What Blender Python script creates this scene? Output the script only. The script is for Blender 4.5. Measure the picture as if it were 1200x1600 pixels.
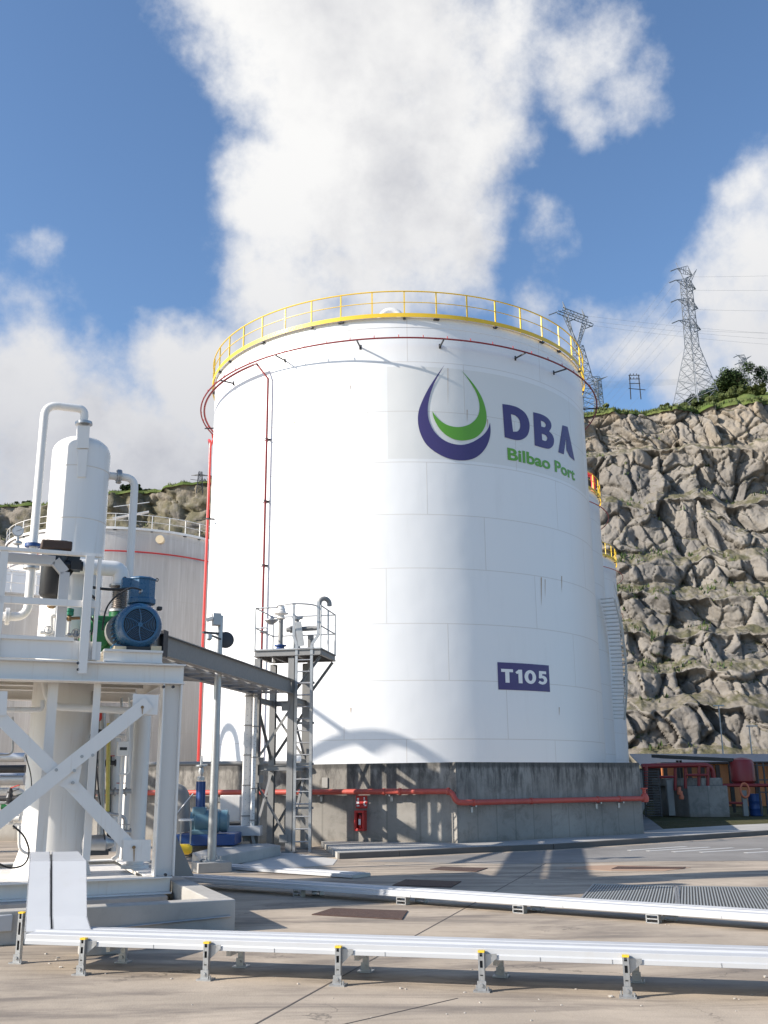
import bpy, bmesh, math, random
import numpy as np
from mathutils import Vector, Matrix
R = math.radians
rnd = random.Random(7)
sc = bpy.context.scene
for o in list(bpy.data.objects): bpy.data.objects.remove(o)
COL = sc.collection

# ------------------------------------------------------------------ camera
PITCH, ROLL, FPX, EYE = R(15.1), R(0.5), 1556.0, 1.6
_r0 = Vector((1, 0, 0)); FW = Vector((0, math.cos(PITCH), math.sin(PITCH))); _u0 = Vector((0, -math.sin(PITCH), math.cos(PITCH)))
RT = _r0*math.cos(ROLL) - _u0*math.sin(ROLL); UP = _u0*math.cos(ROLL) + _r0*math.sin(ROLL)
cam = bpy.data.cameras.new('camera'); camo = bpy.data.objects.new('camera', cam); COL.objects.link(camo)
m = Matrix((RT, UP, -FW)).transposed().to_4x4(); m.translation = (0, 0, EYE); camo.matrix_world = m
cam.sensor_fit = 'VERTICAL'; cam.sensor_height = 36; cam.lens = 36*FPX/1600; cam.clip_start = .1; cam.clip_end = 4000
sc.camera = camo
EYEV = Vector((0, 0, EYE))

# ------------------------------------------------------------------ sun, sky, exposure
SUN_EL = R(28); SUNH = Vector((-.956, -.292, 0)).normalized()
SUNV = Vector((SUNH.x*math.cos(SUN_EL), SUNH.y*math.cos(SUN_EL), math.sin(SUN_EL)))
sl = bpy.data.lights.new('sun', 'SUN'); sl.energy = 4.6; sl.angle = R(.53); sl.color = (1, .93, .83)
so = bpy.data.objects.new('sun', sl); COL.objects.link(so); so.rotation_euler = (SUNV).to_track_quat('Z', 'Y').to_euler()
sc.view_settings.view_transform = 'Standard'; sc.view_settings.look = 'None'; sc.view_settings.gamma = 1
sc.view_settings.exposure = 0.74
SKY_STRENGTH = .1

def ray(px, py): return FW + RT*((px-600)/FPX) + UP*((800-py)/FPX)
def atZ(px, py, z=0.0):
    d = ray(px, py); return EYEV + d*((z-EYE)/d.z)
def atY(px, py, Y):
    d = ray(px, py); return EYEV + d*(Y/d.y)
def onplane(px, py, p, n):
    d = ray(px, py); return EYEV + d*((p-EYEV).dot(n)/d.dot(n))
def cylhit(px, py, cx, cy, r):
    d = ray(px, py); a = d.x**2+d.y**2; b = -2*(d.x*cx+d.y*cy); c = cx*cx+cy*cy-r*r
    D = max(b*b-4*a*c, 0); t = (-b-math.sqrt(D))/2/a; P = EYEV+d*t
    return math.degrees(math.atan2(P.x-cx, -(P.y-cy))), P.z

def ND(nt, t, **kw):
    n = nt.nodes.new(t)
    for k, v in kw.items():
        if k == 'inp':
            for a, b in v.items():
                if isinstance(b, bpy.types.NodeSocket): nt.links.new(b, n.inputs[a])
                else: n.inputs[a].default_value = b
        else: setattr(n, k, v)
    return n
def MA(nt, op, a, b=None, c=None, clamp=False):
    i = {0: a}
    if b is not None: i[1] = b
    if c is not None: i[2] = c
    return ND(nt, 'ShaderNodeMath', operation=op, use_clamp=clamp, inp=i).outputs[0]
def VM(nt, op, a, b=None, s=None):
    i = {0: a}
    if b is not None: i[1] = b
    n = ND(nt, 'ShaderNodeVectorMath', operation=op, inp=i)
    if s is not None:
        if isinstance(s, bpy.types.NodeSocket): nt.links.new(s, n.inputs['Scale'])
        else: n.inputs['Scale'].default_value = s
    return n
def NOISE(nt, vec, scale, detail=4, rough=.55, dist=0, out='Fac'):
    n = ND(nt, 'ShaderNodeTexNoise', inp={'Vector': vec, 'Scale': scale, 'Detail': detail, 'Roughness': rough, 'Distortion': dist})
    return n.outputs[out]
def RAMP(nt, fac, lo, hi, a=0.0, b=1.0, smooth=True):
    n = ND(nt, 'ShaderNodeMapRange', inp={0: fac, 1: lo, 2: hi, 3: a, 4: b})
    n.interpolation_type = 'SMOOTHSTEP' if smooth else 'LINEAR'
    return n.outputs[0]
def MIX(nt, fac, a, b, mode='MIX'):
    n = ND(nt, 'ShaderNodeMix', data_type='RGBA', blend_type=mode)
    for i, v in ((0, fac), (6, a), (7, b)):
        if isinstance(v, bpy.types.NodeSocket): nt.links.new(v, n.inputs[i])
        else:
            if i > 0 and len(v) == 3: v = (*v, 1)
            n.inputs[i].default_value = v
    return n.outputs[2]

# world: Nishita sky with procedural clouds placed by direction
w = bpy.data.worlds.new('World'); sc.world = w; w.use_nodes = True
nt = w.node_tree; nt.nodes.clear()
sky = ND(nt, 'ShaderNodeTexSky', sky_type='NISHITA', sun_disc=False, sun_elevation=SUN_EL, sun_rotation=math.atan2(SUNH.x, SUNH.y) % (2*math.pi),
         air_density=1.0, dust_density=.6, ozone_density=2.5)
blobs = [ # image point, radius px, weight : the cloud masses in the sky (turned into directions)
 (470,430,135,1),(600,440,140,1),(690,440,90,.7),(520,350,150,1),(620,330,130,.95),(700,370,90,.6),(420,290,90,1),(530,240,140,1),(640,210,150,1),(470,120,120,1),(430,40,115,1),
 (560,90,160,1),(690,110,130,.9),(750,200,100,.55),(790,30,130,.6),(880,110,90,.42),(940,60,90,.5),(990,120,80,.42),(1020,90,50,.3),(900,170,60,.3),(400,-90,150,1),(560,-140,220,1),(760,-160,220,.9),
 (30,608,110,1),(150,668,130,1),(270,575,85,.95),(310,615,110,1),(90,728,170,1),(230,748,160,1),(340,715,120,1),(20,548,60,.7),(-150,688,250,1),(-350,788,300,1),(45,385,60,.12),
 (1190,400,95,1),(1150,450,90,.95),(1230,500,150,1),(1330,430,200,1),(1160,540,90,.85),(830,490,65,.5),(900,540,110,.5),(980,540,110,.42),(1060,570,100,.5),(1165,295,60,.35),(850,380,80,.1),(1500,600,300,1)]
grp = bpy.data.node_groups.new('cloud_density', 'ShaderNodeTree')
grp.interface.new_socket('Vector', in_out='INPUT', socket_type='NodeSocketVector')
grp.interface.new_socket('Density', in_out='OUTPUT', socket_type='NodeSocketFloat')
gi = grp.nodes.new('NodeGroupInput'); go = grp.nodes.new('NodeGroupOutput')
v0 = gi.outputs[0]
wn = ND(grp, 'ShaderNodeTexNoise', inp={'Vector': v0, 'Scale': 7.0, 'Detail': 5.0, 'Roughness': .6}).outputs['Color']
wo = VM(grp, 'SUBTRACT', wn, (.5, .5, .5)).outputs[0]; wo = VM(grp, 'SCALE', wo, s=.09).outputs[0]
vw = VM(grp, 'ADD', v0, wo).outputs[0]
acc = None
for (bx, by, br, wt) in blobs:
    c = ray(bx, by).normalized(); rr = br/FPX*1.0
    d = VM(grp, 'DISTANCE', vw, tuple(c)).outputs['Value']
    q = MA(grp, 'DIVIDE', d, rr); q = MA(grp, 'MULTIPLY', q, q); q = MA(grp, 'SUBTRACT', wt, q)
    acc = q if acc is None else MA(grp, 'SMOOTH_MAX', acc, q, .35)
f1 = NOISE(grp, v0, 6, 9, .62); f2 = NOISE(grp, v0, 26, 8, .6)
dn = MA(grp, 'ADD', MA(grp, 'MULTIPLY', MA(grp, 'SUBTRACT', f1, .5), 3.0), MA(grp, 'MULTIPLY', MA(grp, 'SUBTRACT', f2, .5), .9))
tot = MA(grp, 'ADD', MA(grp, 'MINIMUM', MA(grp, 'MAXIMUM', acc, -2.0), 1.0), dn)
# loose fair weather cloud elsewhere in the sky
grp.links.new(tot, go.inputs[0])
tc = ND(nt, 'ShaderNodeTexCoord').outputs['Generated']
g1 = ND(nt, 'ShaderNodeGroup', node_tree=grp, inp={0: tc}).outputs[0]
tc2 = VM(nt, 'ADD', tc, (-.06, -.01, .035)).outputs[0]
g2 = ND(nt, 'ShaderNodeGroup', node_tree=grp, inp={0: tc2}).outputs[0]
dens = RAMP(nt, g1, -.26, .95)
shade = RAMP(nt, g2, .3, 2.1, 0, 1)
big = RAMP(nt, NOISE(nt, tc, 5.5, 5, .55), .35, .65)
shade = MA(nt, 'MULTIPLY', shade, MA(nt, 'ADD', MA(nt, 'MULTIPLY', big, .75), .25))
ccol = MIX(nt, shade, (6.0, 5.95, 5.85), (3.5, 3.55, 3.8))
sz = ND(nt, 'ShaderNodeSeparateXYZ', inp={0: tc}).outputs[2]
lowc = RAMP(nt, sz, .22, .62, 1, 0)
ccol = MIX(nt, MA(nt, 'MULTIPLY', MA(nt, 'MULTIPLY', lowc, MA(nt, 'ADD', .55, MA(nt, 'MULTIPLY', shade, .45))), .95), ccol, (2.2, 2.3, 2.75))
skyc = MIX(nt, 1.0, sky.outputs[0], (.97, 1.08, 1.17), 'MULTIPLY')
fin = MIX(nt, MA(nt, 'MULTIPLY', dens, .97), skyc, ccol)
bg = ND(nt, 'ShaderNodeBackground', inp={'Color': fin, 'Strength': SKY_STRENGTH})
wout = ND(nt, 'ShaderNodeOutputWorld', inp={0: bg.outputs[0]})

# ------------------------------------------------------------------ materials
def newmat(name):
    m = bpy.data.materials.new(name); m.use_nodes = True; nt = m.node_tree
    b = nt.nodes['Principled BSDF']; return m, nt, b
def simple(name, col, rough=.5, metal=0.0, var=.12, scale=3.0, dirt=None, dirtamt=.3, bump=0.0, spec=.5, streak=False):
    m, nt, b = newmat(name)
    co = ND(nt, 'ShaderNodeNewGeometry').outputs['Position']
    if streak:
        co2 = VM(nt, 'MULTIPLY', co, (3.0, 3.0, .18)).outputs[0]
    else: co2 = co
    n1 = NOISE(nt, co2, scale, 6, .6)
    c = MIX(nt, n1, tuple(x*(1-var) for x in col), tuple(min(1, x*(1+var)) for x in col))
    if dirt:
        n2 = RAMP(nt, NOISE(nt, co2, scale*2.3, 8, .7), .52, .8)
        c = MIX(nt, MA(nt, 'MULTIPLY', n2, dirtamt), c, dirt)
    nt.links.new(c, b.inputs['Base Color'])
    n3 = RAMP(nt, NOISE(nt, co, scale*4, 4, .6), .2, .8, max(.03, rough-.1), min(1, rough+.12))
    nt.links.new(n3, b.inputs['Roughness']); b.inputs['Metallic'].default_value = metal
    b.inputs['Specular IOR Level'].default_value = spec
    if bump:
        bn = ND(nt, 'ShaderNodeBump', inp={'Strength': bump, 'Distance': .02, 'Height': NOISE(nt, co, scale*12, 5, .7)})
        nt.links.new(bn.outputs[0], b.inputs['Normal'])
    return m
M = {}
M['white'] = simple('white_paint', (.75, .725, .69), .42, var=.04, scale=2, dirt=(.5, .40, .30), dirtamt=.42, streak=True)
M['whitecover'] = simple('white_cover_sheet', (.47, .475, .485), .5, var=.06, scale=1.5, dirt=(.40, .37, .33), dirtamt=.3)
M['galv'] = simple('galvanised_steel', (.41, .41, .41), .42, .75, var=.2, scale=9, dirt=(.3, .27, .24), dirtamt=.3)
M['greysteel'] = simple('grey_painted_steel', (.245, .24, .232), .5, .15, var=.08, scale=4, dirt=(.2, .17, .15), dirtamt=.3)
M['darksteel'] = simple('dark_steel', (.06, .06, .065), .5, .4, var=.2)
M['red'] = simple('red_pipe_paint', (.50, .035, .03), .38, var=.12, scale=4, dirt=(.35, .09, .06), dirtamt=.4)
M['darkred'] = simple('dark_red_pipe_paint', (.23, .02, .022), .4, var=.15)
M['faded_red'] = simple('faded_red_pipe_paint', (.50, .085, .06), .5, var=.22, scale=3, dirt=(.5, .25, .2), dirtamt=.5)
M['yellow'] = simple('yellow_paint', (.80, .52, .03), .45, var=.08, scale=4, dirt=(.4, .25, .08), dirtamt=.3)
M['blue'] = simple('blue_enamel', (.025, .095, .19), .3, var=.12, scale=6, dirt=(.1, .14, .17), dirtamt=.3)
M['teal'] = simple('grey_blue_enamel', (.10, .19, .24), .4, var=.1)
M['deepblue'] = simple('deep_blue_paint', (.014, .055, .19), .4, var=.15)
M['green'] = simple('green_gearbox_paint', (.01, .12, .035), .35, var=.15)
M['black'] = simple('black_coating', (.018, .019, .022), .4, var=.3, scale=8)
M['rubber'] = simple('cable_rubber', (.02, .02, .022), .6)
M['wood'] = simple('pale_timber', (.62, .5, .33), .7, var=.15, scale=14)
M['brass'] = simple('brown_brass', (.25, .16, .08), .45, .5)
M['bellows'] = simple('steel_bellows', (.35, .32, .30), .35, .8)
M['purple'] = simple('purple_vinyl', (.058, .045, .16), .45, var=.04)
M['lgreen'] = simple('green_vinyl', (.12, .35, .035), .45, var=.04)
M['wlettering'] = simple('white_vinyl', (.8, .8, .8), .45, var=.03)
M['rust'] = simple('rusty_plate', (.085, .05, .04), .8, .2, var=.4, scale=10, dirt=(.2, .09, .05), dirtamt=.6, bump=.4)
M['glass'] = simple('dark_glass', (.03, .035, .04), .08)
M['orange'] = simple('orange_cladding', (.62, .22, .08), .7, var=.2, scale=6)
M['brown'] = simple('dark_brown_panel', (.06, .035, .025), .7)
M['lblue'] = simple('pale_blue_sheet', (.35, .50, .58), .5)
M['rope'] = simple('faded_orange', (.55, .16, .08), .6)
M['whiteinsul'] = simple('silver_lagging', (.55, .56, .58), .35, .5, var=.15, scale=8)
M['stone'] = simple('pale_stone', (.45, .41, .36), .9, var=.2, bump=.5)
M['bark'] = simple('bark', (.09, .065, .045), .9, var=.3, scale=10)

# white storage tank paint: course seams, plate joints, repaint patch, rust runs
def tankmat(name, base, cx, cy, Rr, course, streaky=0.0, patch=None, rust=.0):
    m, nt, b = newmat(name)
    co = ND(nt, 'ShaderNodeTexCoord').outputs['Object']
    s = ND(nt, 'ShaderNodeSeparateXYZ', inp={0: co}).outputs
    th = MA(nt, 'ARCTAN2', s[0], MA(nt, 'MULTIPLY', s[1], -1))           # radians, 0 faces -Y
    arc = MA(nt, 'MULTIPLY', th, Rr); z = s[2]
    row = MA(nt, 'FLOOR', MA(nt, 'DIVIDE', MA(nt, 'SUBTRACT', z, course[0]), course[1]))
    fz = MA(nt, 'FRACT', MA(nt, 'DIVIDE', MA(nt, 'SUBTRACT', z, course[0]), course[1]))
    dz = MA(nt, 'MULTIPLY', MA(nt, 'MINIMUM', fz, MA(nt, 'SUBTRACT', 1, fz)), course[1])
    pw = 6.1
    off = MA(nt, 'MULTIPLY', MA(nt, 'FRACT', MA(nt, 'MULTIPLY', row, .37)), pw)
    ax = MA(nt, 'DIVIDE', MA(nt, 'ADD', arc, off), pw); fx = MA(nt, 'FRACT', ax)
    dx = MA(nt, 'MULTIPLY', MA(nt, 'MINIMUM', fx, MA(nt, 'SUBTRACT', 1, fx)), pw)
    d = MA(nt, 'MINIMUM', dz, dx); seam = RAMP(nt, d, .006, .022, 1, 0)
    cell = ND(nt, 'ShaderNodeTexWhiteNoise', noise_dimensions='2D')
    cv = ND(nt, 'ShaderNodeCombineXYZ', inp={0: MA(nt, 'FLOOR', ax), 1: row}).outputs[0]; nt.links.new(cv, cell.inputs['Vector'])
    cv3 = ND(nt, 'ShaderNodeCombineXYZ', inp={0: arc, 1: MA(nt, 'MULTIPLY', z, .12), 2: 0.0}).outputs[0]
    cvu = ND(nt, 'ShaderNodeCombineXYZ', inp={0: arc, 1: z, 2: 0.0}).outputs[0]
    st = NOISE(nt, cv3, 2.2, 7, .65)
    c = MIX(nt, MA(nt, 'MULTIPLY', cell.outputs['Value'], .5), base, tuple(x*.955 for x in base))
    c = MIX(nt, MA(nt, 'MULTIPLY', RAMP(nt, st, .5, .8), .10+streaky*.6), c, (.5*base[0], .48*base[1], .45*base[2]))
    if streaky:
        st2 = NOISE(nt, ND(nt, 'ShaderNodeCombineXYZ', inp={0: arc, 1: MA(nt, 'MULTIPLY', z, .04), 2: 3.0}).outputs[0], 5, 6, .7)
        c = MIX(nt, MA(nt, 'MULTIPLY', RAMP(nt, st2, .45, .7), streaky), c, (.62, .60, .58))
    if patch:
        inside = MA(nt, 'MULTIPLY', MA(nt, 'MULTIPLY', MA(nt, 'GREATER_THAN', th, R(patch[0])), MA(nt, 'LESS_THAN', th, R(patch[1]))),
                    MA(nt, 'MULTIPLY', MA(nt, 'GREATER_THAN', z, patch[2]), MA(nt, 'LESS_THAN', z, patch[3])))
        c = MIX(nt, inside, c, (.715, .71, .69))
    c = MIX(nt, MA(nt, 'MULTIPLY', seam, .42), c, (.42, .36, .30))
    if rust:
        rv = ND(nt, 'ShaderNodeCombineXYZ', inp={0: MA(nt, 'MULTIPLY', arc, 1.0), 1: MA(nt, 'MULTIPLY', z, .22), 2: 9.0}).outputs[0]
        rn = RAMP(nt, NOISE(nt, rv, 3.1, 8, .75), .69, .76)
        c = MIX(nt, MA(nt, 'MULTIPLY', rn, rust), c, (.45, .26, .12))
        sp = RAMP(nt, NOISE(nt, cvu, 4.2, 3, .5), .80, .82)
        c = MIX(nt, sp, c, (.22, .10, .05))
    nt.links.new(c, b.inputs['Base Color']); b.inputs['Roughness'].default_value = .38
    hb = MA(nt, 'ADD', MA(nt, 'MULTIPLY', NOISE(nt, cvu, .55, 2, .5), 1.2), MA(nt, 'MULTIPLY', seam, .05))
    bn = ND(nt, 'ShaderNodeBump', inp={'Strength': .35, 'Distance': .06, 'Height': hb}); nt.links.new(bn.outputs[0], b.inputs['Normal'])
    return m
CX, CY, CR = .73, 45.0, 8.71
TOPZ = 19.4
M['tank'] = tankmat('white_tank_paint', (.80, .80, .80), CX, CY, CR, (.95, 2.07), patch=(-3.7, 68.5, 13.5, 17.3), rust=.35)
M['tankplain'] = tankmat('plain_white_tank_paint', (.78, .78, .785), 0, 0, CR, (.95, 2.07), rust=.2)
M['tankgrey'] = tankmat('weathered_grey_tank_paint', (.47, .44, .41), 0, 0, CR, (.3, 4.6), streaky=.55)

def concretemat(name, base, wall=False, ground=False):
    m, nt, b = newmat(name)
    co = ND(nt, 'ShaderNodeNewGeometry').outputs['Position']
    s = ND(nt, 'ShaderNodeSeparateXYZ', inp={0: co}).outputs
    n1 = NOISE(nt, co, .55, 7, .62, .4); n2 = NOISE(nt, co, 5, 8, .7); n3 = NOISE(nt, co, 60, 3, .6)
    c = MIX(nt, RAMP(nt, n1, .3, .7), tuple(x*.80 for x in base), tuple(x*1.12 for x in base))
    c = MIX(nt, MA(nt, 'MULTIPLY', RAMP(nt, n2, .5, .75), .35), c, tuple(x*.6 for x in base))
    c = MIX(nt, MA(nt, 'MULTIPLY', n3, .22), c, tuple(x*.62 for x in base))
    if ground:
        sweep = VM(nt, 'MULTIPLY', co, (.25, 1.1, 1)).outputs[0]
        n4 = NOISE(nt, sweep, 1.1, 8, .65, 1.5)
        c = MIX(nt, MA(nt, 'MULTIPLY', RAMP(nt, n4, .42, .66), .85), c, (.17, .14, .115))
        n5 = RAMP(nt, NOISE(nt, co, 1.7, 6, .7), .66, .8)
        c = MIX(nt, MA(nt, 'MULTIPLY', n5, .35), c, (.30, .21, .14))
        n6 = RAMP(nt, NOISE(nt, co, 9, 9, .8), .58, .72)
        c = MIX(nt, MA(nt, 'MULTIPLY', n6, .55), c, (.17, .14, .11))
        vor = ND(nt, 'ShaderNodeTexVoronoi', feature='DISTANCE_TO_EDGE', inp={'Vector': VM(nt, 'ADD', co, VM(nt, 'SCALE', NOISE(nt, co, 1.6, 5, .6, out='Color'), s=1.3).outputs[0]).outputs[0], 'Scale': .28}).outputs[0]
        cr = MA(nt, 'MULTIPLY', RAMP(nt, vor, .002, .006, 1, 0), RAMP(nt, NOISE(nt, co, .6, 2), .46, .56))
        c = MIX(nt, MA(nt, 'MULTIPLY', cr, .6), c, (.1, .085, .07))
    if wall:
        along = MA(nt, 'ADD', MA(nt, 'MULTIPLY', s[0], .92), MA(nt, 'MULTIPLY', s[1], .45))
        fr = MA(nt, 'FRACT', MA(nt, 'DIVIDE', along, .62)); fl = MA(nt, 'FLOOR', MA(nt, 'DIVIDE', along, .62))
        wnz = ND(nt, 'ShaderNodeTexWhiteNoise', noise_dimensions='1D'); nt.links.new(fl, wnz.inputs['W'])
        c = MIX(nt, MA(nt, 'MULTIPLY', wnz.outputs['Value'], .38), c, tuple(x*.55 for x in base))
        edge = RAMP(nt, MA(nt, 'MINIMUM', fr, MA(nt, 'SUBTRACT', 1, fr)), .012, .04, 1, 0)
        c = MIX(nt, MA(nt, 'MULTIPLY', edge, .45), c, tuple(x*.4 for x in base))
        rv = ND(nt, 'ShaderNodeCombineXYZ', inp={0: along, 1: MA(nt, 'MULTIPLY', s[2], .18), 2: 0.0}).outputs[0]
        run = RAMP(nt, NOISE(nt, rv, 5.5, 8, .72), .40, .62)
        top = RAMP(nt, s[2], .6, 2.0)
        c = MIX(nt, MA(nt, 'MULTIPLY', MA(nt, 'MULTIPLY', run, top), .9), c, (.045, .042, .038))
        topb = RAMP(nt, MA(nt, 'ADD', s[2], MA(nt, 'MULTIPLY', n2, .16)), 1.93, 2.03)
        c = MIX(nt, MA(nt, 'MULTIPLY', topb, .7), c, (.05, .048, .044))
        blot = RAMP(nt, NOISE(nt, co, 1.6, 8, .72, .6), .48, .66)
        c = MIX(nt, MA(nt, 'MULTIPLY', blot, .5), c, (.13, .12, .105))
        bot = RAMP(nt, MA(nt, 'ADD', s[2], MA(nt, 'MULTIPLY', n2, .3)), .15, .42, 1, 0)
        c = MIX(nt, MA(nt, 'MULTIPLY', bot, .5), c, (.16, .12, .08))
    nt.links.new(c, b.inputs['Base Color'])
    nt.links.new(RAMP(nt, n2, .3, .8, .75, .95), b.inputs['Roughness'])
    h = MA(nt, 'ADD', MA(nt, 'MULTIPLY', n2, .6), MA(nt, 'MULTIPLY', n3, .3))
    bn = ND(nt, 'ShaderNodeBump', inp={'Strength': .45, 'Distance': .02, 'Height': h}); nt.links.new(bn.outputs[0], b.inputs['Normal'])
    return m
M['ground'] = concretemat('yard_concrete', (.45, .37, .285), ground=True)
M['wall'] = concretemat('board_marked_concrete', (.35, .325, .29), wall=True)
M['concrete'] = concretemat('precast_concrete', (.42, .40, .37))
M['asphalt'] = concretemat('grey_asphalt', (.235, .22, .205))
M['joint'] = simple('joint_filler', (.12, .10, .085), .9)
M['roadpaint'] = simple('worn_road_paint', (.55, .54, .52), .8, var=.15, scale=8, dirt=(.25, .23, .2), dirtamt=.8)

def rockmat():
    m, nt, b = newmat('quarry_rock')
    geo = ND(nt, 'ShaderNodeNewGeometry'); co = geo.outputs['Position']; nz = ND(nt, 'ShaderNodeSeparateXYZ', inp={0: geo.outputs['Normal']}).outputs[2]
    n1 = NOISE(nt, co, .09, 6, .6, .5); n2 = NOISE(nt, co, .7, 8, .7, .3); n3 = NOISE(nt, co, 4, 5, .7)
    c = MIX(nt, RAMP(nt, n1, .35, .65), (.15, .138, .128), (.26, .232, .20))
    c = MIX(nt, MA(nt, 'MULTIPLY', RAMP(nt, n2, .42, .68), .55), c, (.17, .16, .155))
    c = MIX(nt, MA(nt, 'MULTIPLY', n3, .4), c, (.2, .185, .165))
    z = ND(nt, 'ShaderNodeSeparateXYZ', inp={0: co}).outputs[2]
    ochre = MA(nt, 'MULTIPLY', RAMP(nt, z, 48, 66), RAMP(nt, NOISE(nt, co, .2, 4), .4, .65))
    c = MIX(nt, MA(nt, 'MULTIPLY', ochre, .6), c, (.33, .26, .18))
    red = RAMP(nt, VM(nt, 'DISTANCE', VM(nt, 'ADD', co, VM(nt, 'SCALE', NOISE(nt, co, .6, 4, out='Color'), s=2.0).outputs[0]).outputs[0], RED_AT).outputs['Value'], 1.6, 2.3, 1, 0)
    c = MIX(nt, MA(nt, 'MULTIPLY', red, .75), c, (.36, .14, .07))
    px_ = ND(nt, 'ShaderNodeSeparateXYZ', inp={0: co}).outputs[0]
    scrub = MA(nt, 'MULTIPLY', RAMP(nt, px_, -25, -5, 1, 0), RAMP(nt, NOISE(nt, co, .11, 7, .7), .40, .56))
    c = MIX(nt, MA(nt, 'MULTIPLY', scrub, .8), c, (.105, .095, .05))
    flat = RAMP(nt, MA(nt, 'ADD', nz, MA(nt, 'MULTIPLY', MA(nt, 'SUBTRACT', n2, .5), .7)), .58, .8)
    veg = MIX(nt, RAMP(nt, NOISE(nt, co, .35, 6, .7), .42, .6), (.20, .175, .14), (.105, .098, .055))
    c = MIX(nt, flat, c, veg)
    nt.links.new(c, b.inputs['Base Color']); b.inputs['Roughness'].default_value = .92; b.inputs['Specular IOR Level'].default_value = .2
    st = VM(nt, 'MULTIPLY', co, (1.0, 1.0, .45)).outputs[0]
    vr_ = ND(nt, 'ShaderNodeTexVoronoi', feature='F1', inp={'Vector': VM(nt, 'ADD', st, VM(nt, 'SCALE', NOISE(nt, co, 1.1, 4, .6, out='Color'), s=1.2).outputs[0]).outputs[0], 'Scale': 1.6}).outputs['Distance']
    h = MA(nt, 'ADD', MA(nt, 'MULTIPLY', vr_, .8), MA(nt, 'MULTIPLY', NOISE(nt, co, 3.2, 8, .8), .9))
    bn = ND(nt, 'ShaderNodeBump', inp={'Strength': .5, 'Distance': .3, 'Height': h}); nt.links.new(bn.outputs[0], b.inputs['Normal'])
    return m
RED_AT = tuple(atY(1135, 912, 141))
M['rock'] = rockmat()
def grassmat(name, a, bcol, sc_=.3):
    m, nt, b = newmat(name)
    co = ND(nt, 'ShaderNodeNewGeometry').outputs['Position']
    c = MIX(nt, RAMP(nt, NOISE(nt, co, sc_, 7, .7), .35, .65), a, bcol)
    c = MIX(nt, MA(nt, 'MULTIPLY', NOISE(nt, co, 14*sc_, 5, .7), .6), c, tuple(x*.45 for x in a))
    nt.links.new(c, b.inputs['Base Color']); b.inputs['Roughness'].default_value = .9; b.inputs['Specular IOR Level'].default_value = .15
    bn = ND(nt, 'ShaderNodeBump', inp={'Strength': .8, 'Distance': .3, 'Height': NOISE(nt, co, 8*sc_, 6, .75)}); nt.links.new(bn.outputs[0], b.inputs['Normal'])
    return m
M['grass'] = grassmat('hill_grass', (.10, .15, .035), (.16, .18, .06))
M['verge'] = grassmat('verge_grass', (.09, .10, .035), (.17, .145, .085), 1.2)
def leafmat(name, a, bcol):
    m, nt, b = newmat(name)
    co = ND(nt, 'ShaderNodeNewGeometry').outputs['Position']
    n = ND(nt, 'ShaderNodeObjectInfo').outputs['Random']
    c = MIX(nt, RAMP(nt, NOISE(nt, co, .8, 4, .7), .3, .7), a, bcol)
    c = MIX(nt, MA(nt, 'MULTIPLY', n, .4), c, tuple(x*.6 for x in bcol))
    nt.links.new(c, b.inputs['Base Color']); b.inputs['Roughness'].default_value = .7
    b.inputs['Specular IOR Level'].default_value = .2
    return m
M['leafd'] = leafmat('dark_foliage', (.03, .055, .018), (.055, .085, .025))
M['leafl'] = leafmat('bright_foliage', (.075, .105, .03), (.13, .15, .055))

def gratemat(name, base, pitch, along):
    """bars and gaps are a real repeating surface pattern of pressed grating"""
    m, nt, b = newmat(name)
    co = ND(nt, 'ShaderNodeNewGeometry').outputs['Position']
    d = VM(nt, 'DOT_PRODUCT', co, along).outputs['Value']
    f = MA(nt, 'FRACT', MA(nt, 'DIVIDE', d, pitch)); bar = RAMP(nt, MA(nt, 'ABSOLUTE', MA(nt, 'SUBTRACT', f, .5)), .2, .3)
    c = MIX(nt, bar, (.05, .048, .045), base)
    nt.links.new(c, b.inputs['Base Color']); b.inputs['Roughness'].default_value = .5; b.inputs['Metallic'].default_value = .2
    bn = ND(nt, 'ShaderNodeBump', inp={'Strength': 1, 'Distance': .02, 'Height': bar}); nt.links.new(bn.outputs[0], b.inputs['Normal'])
    return m

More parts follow.
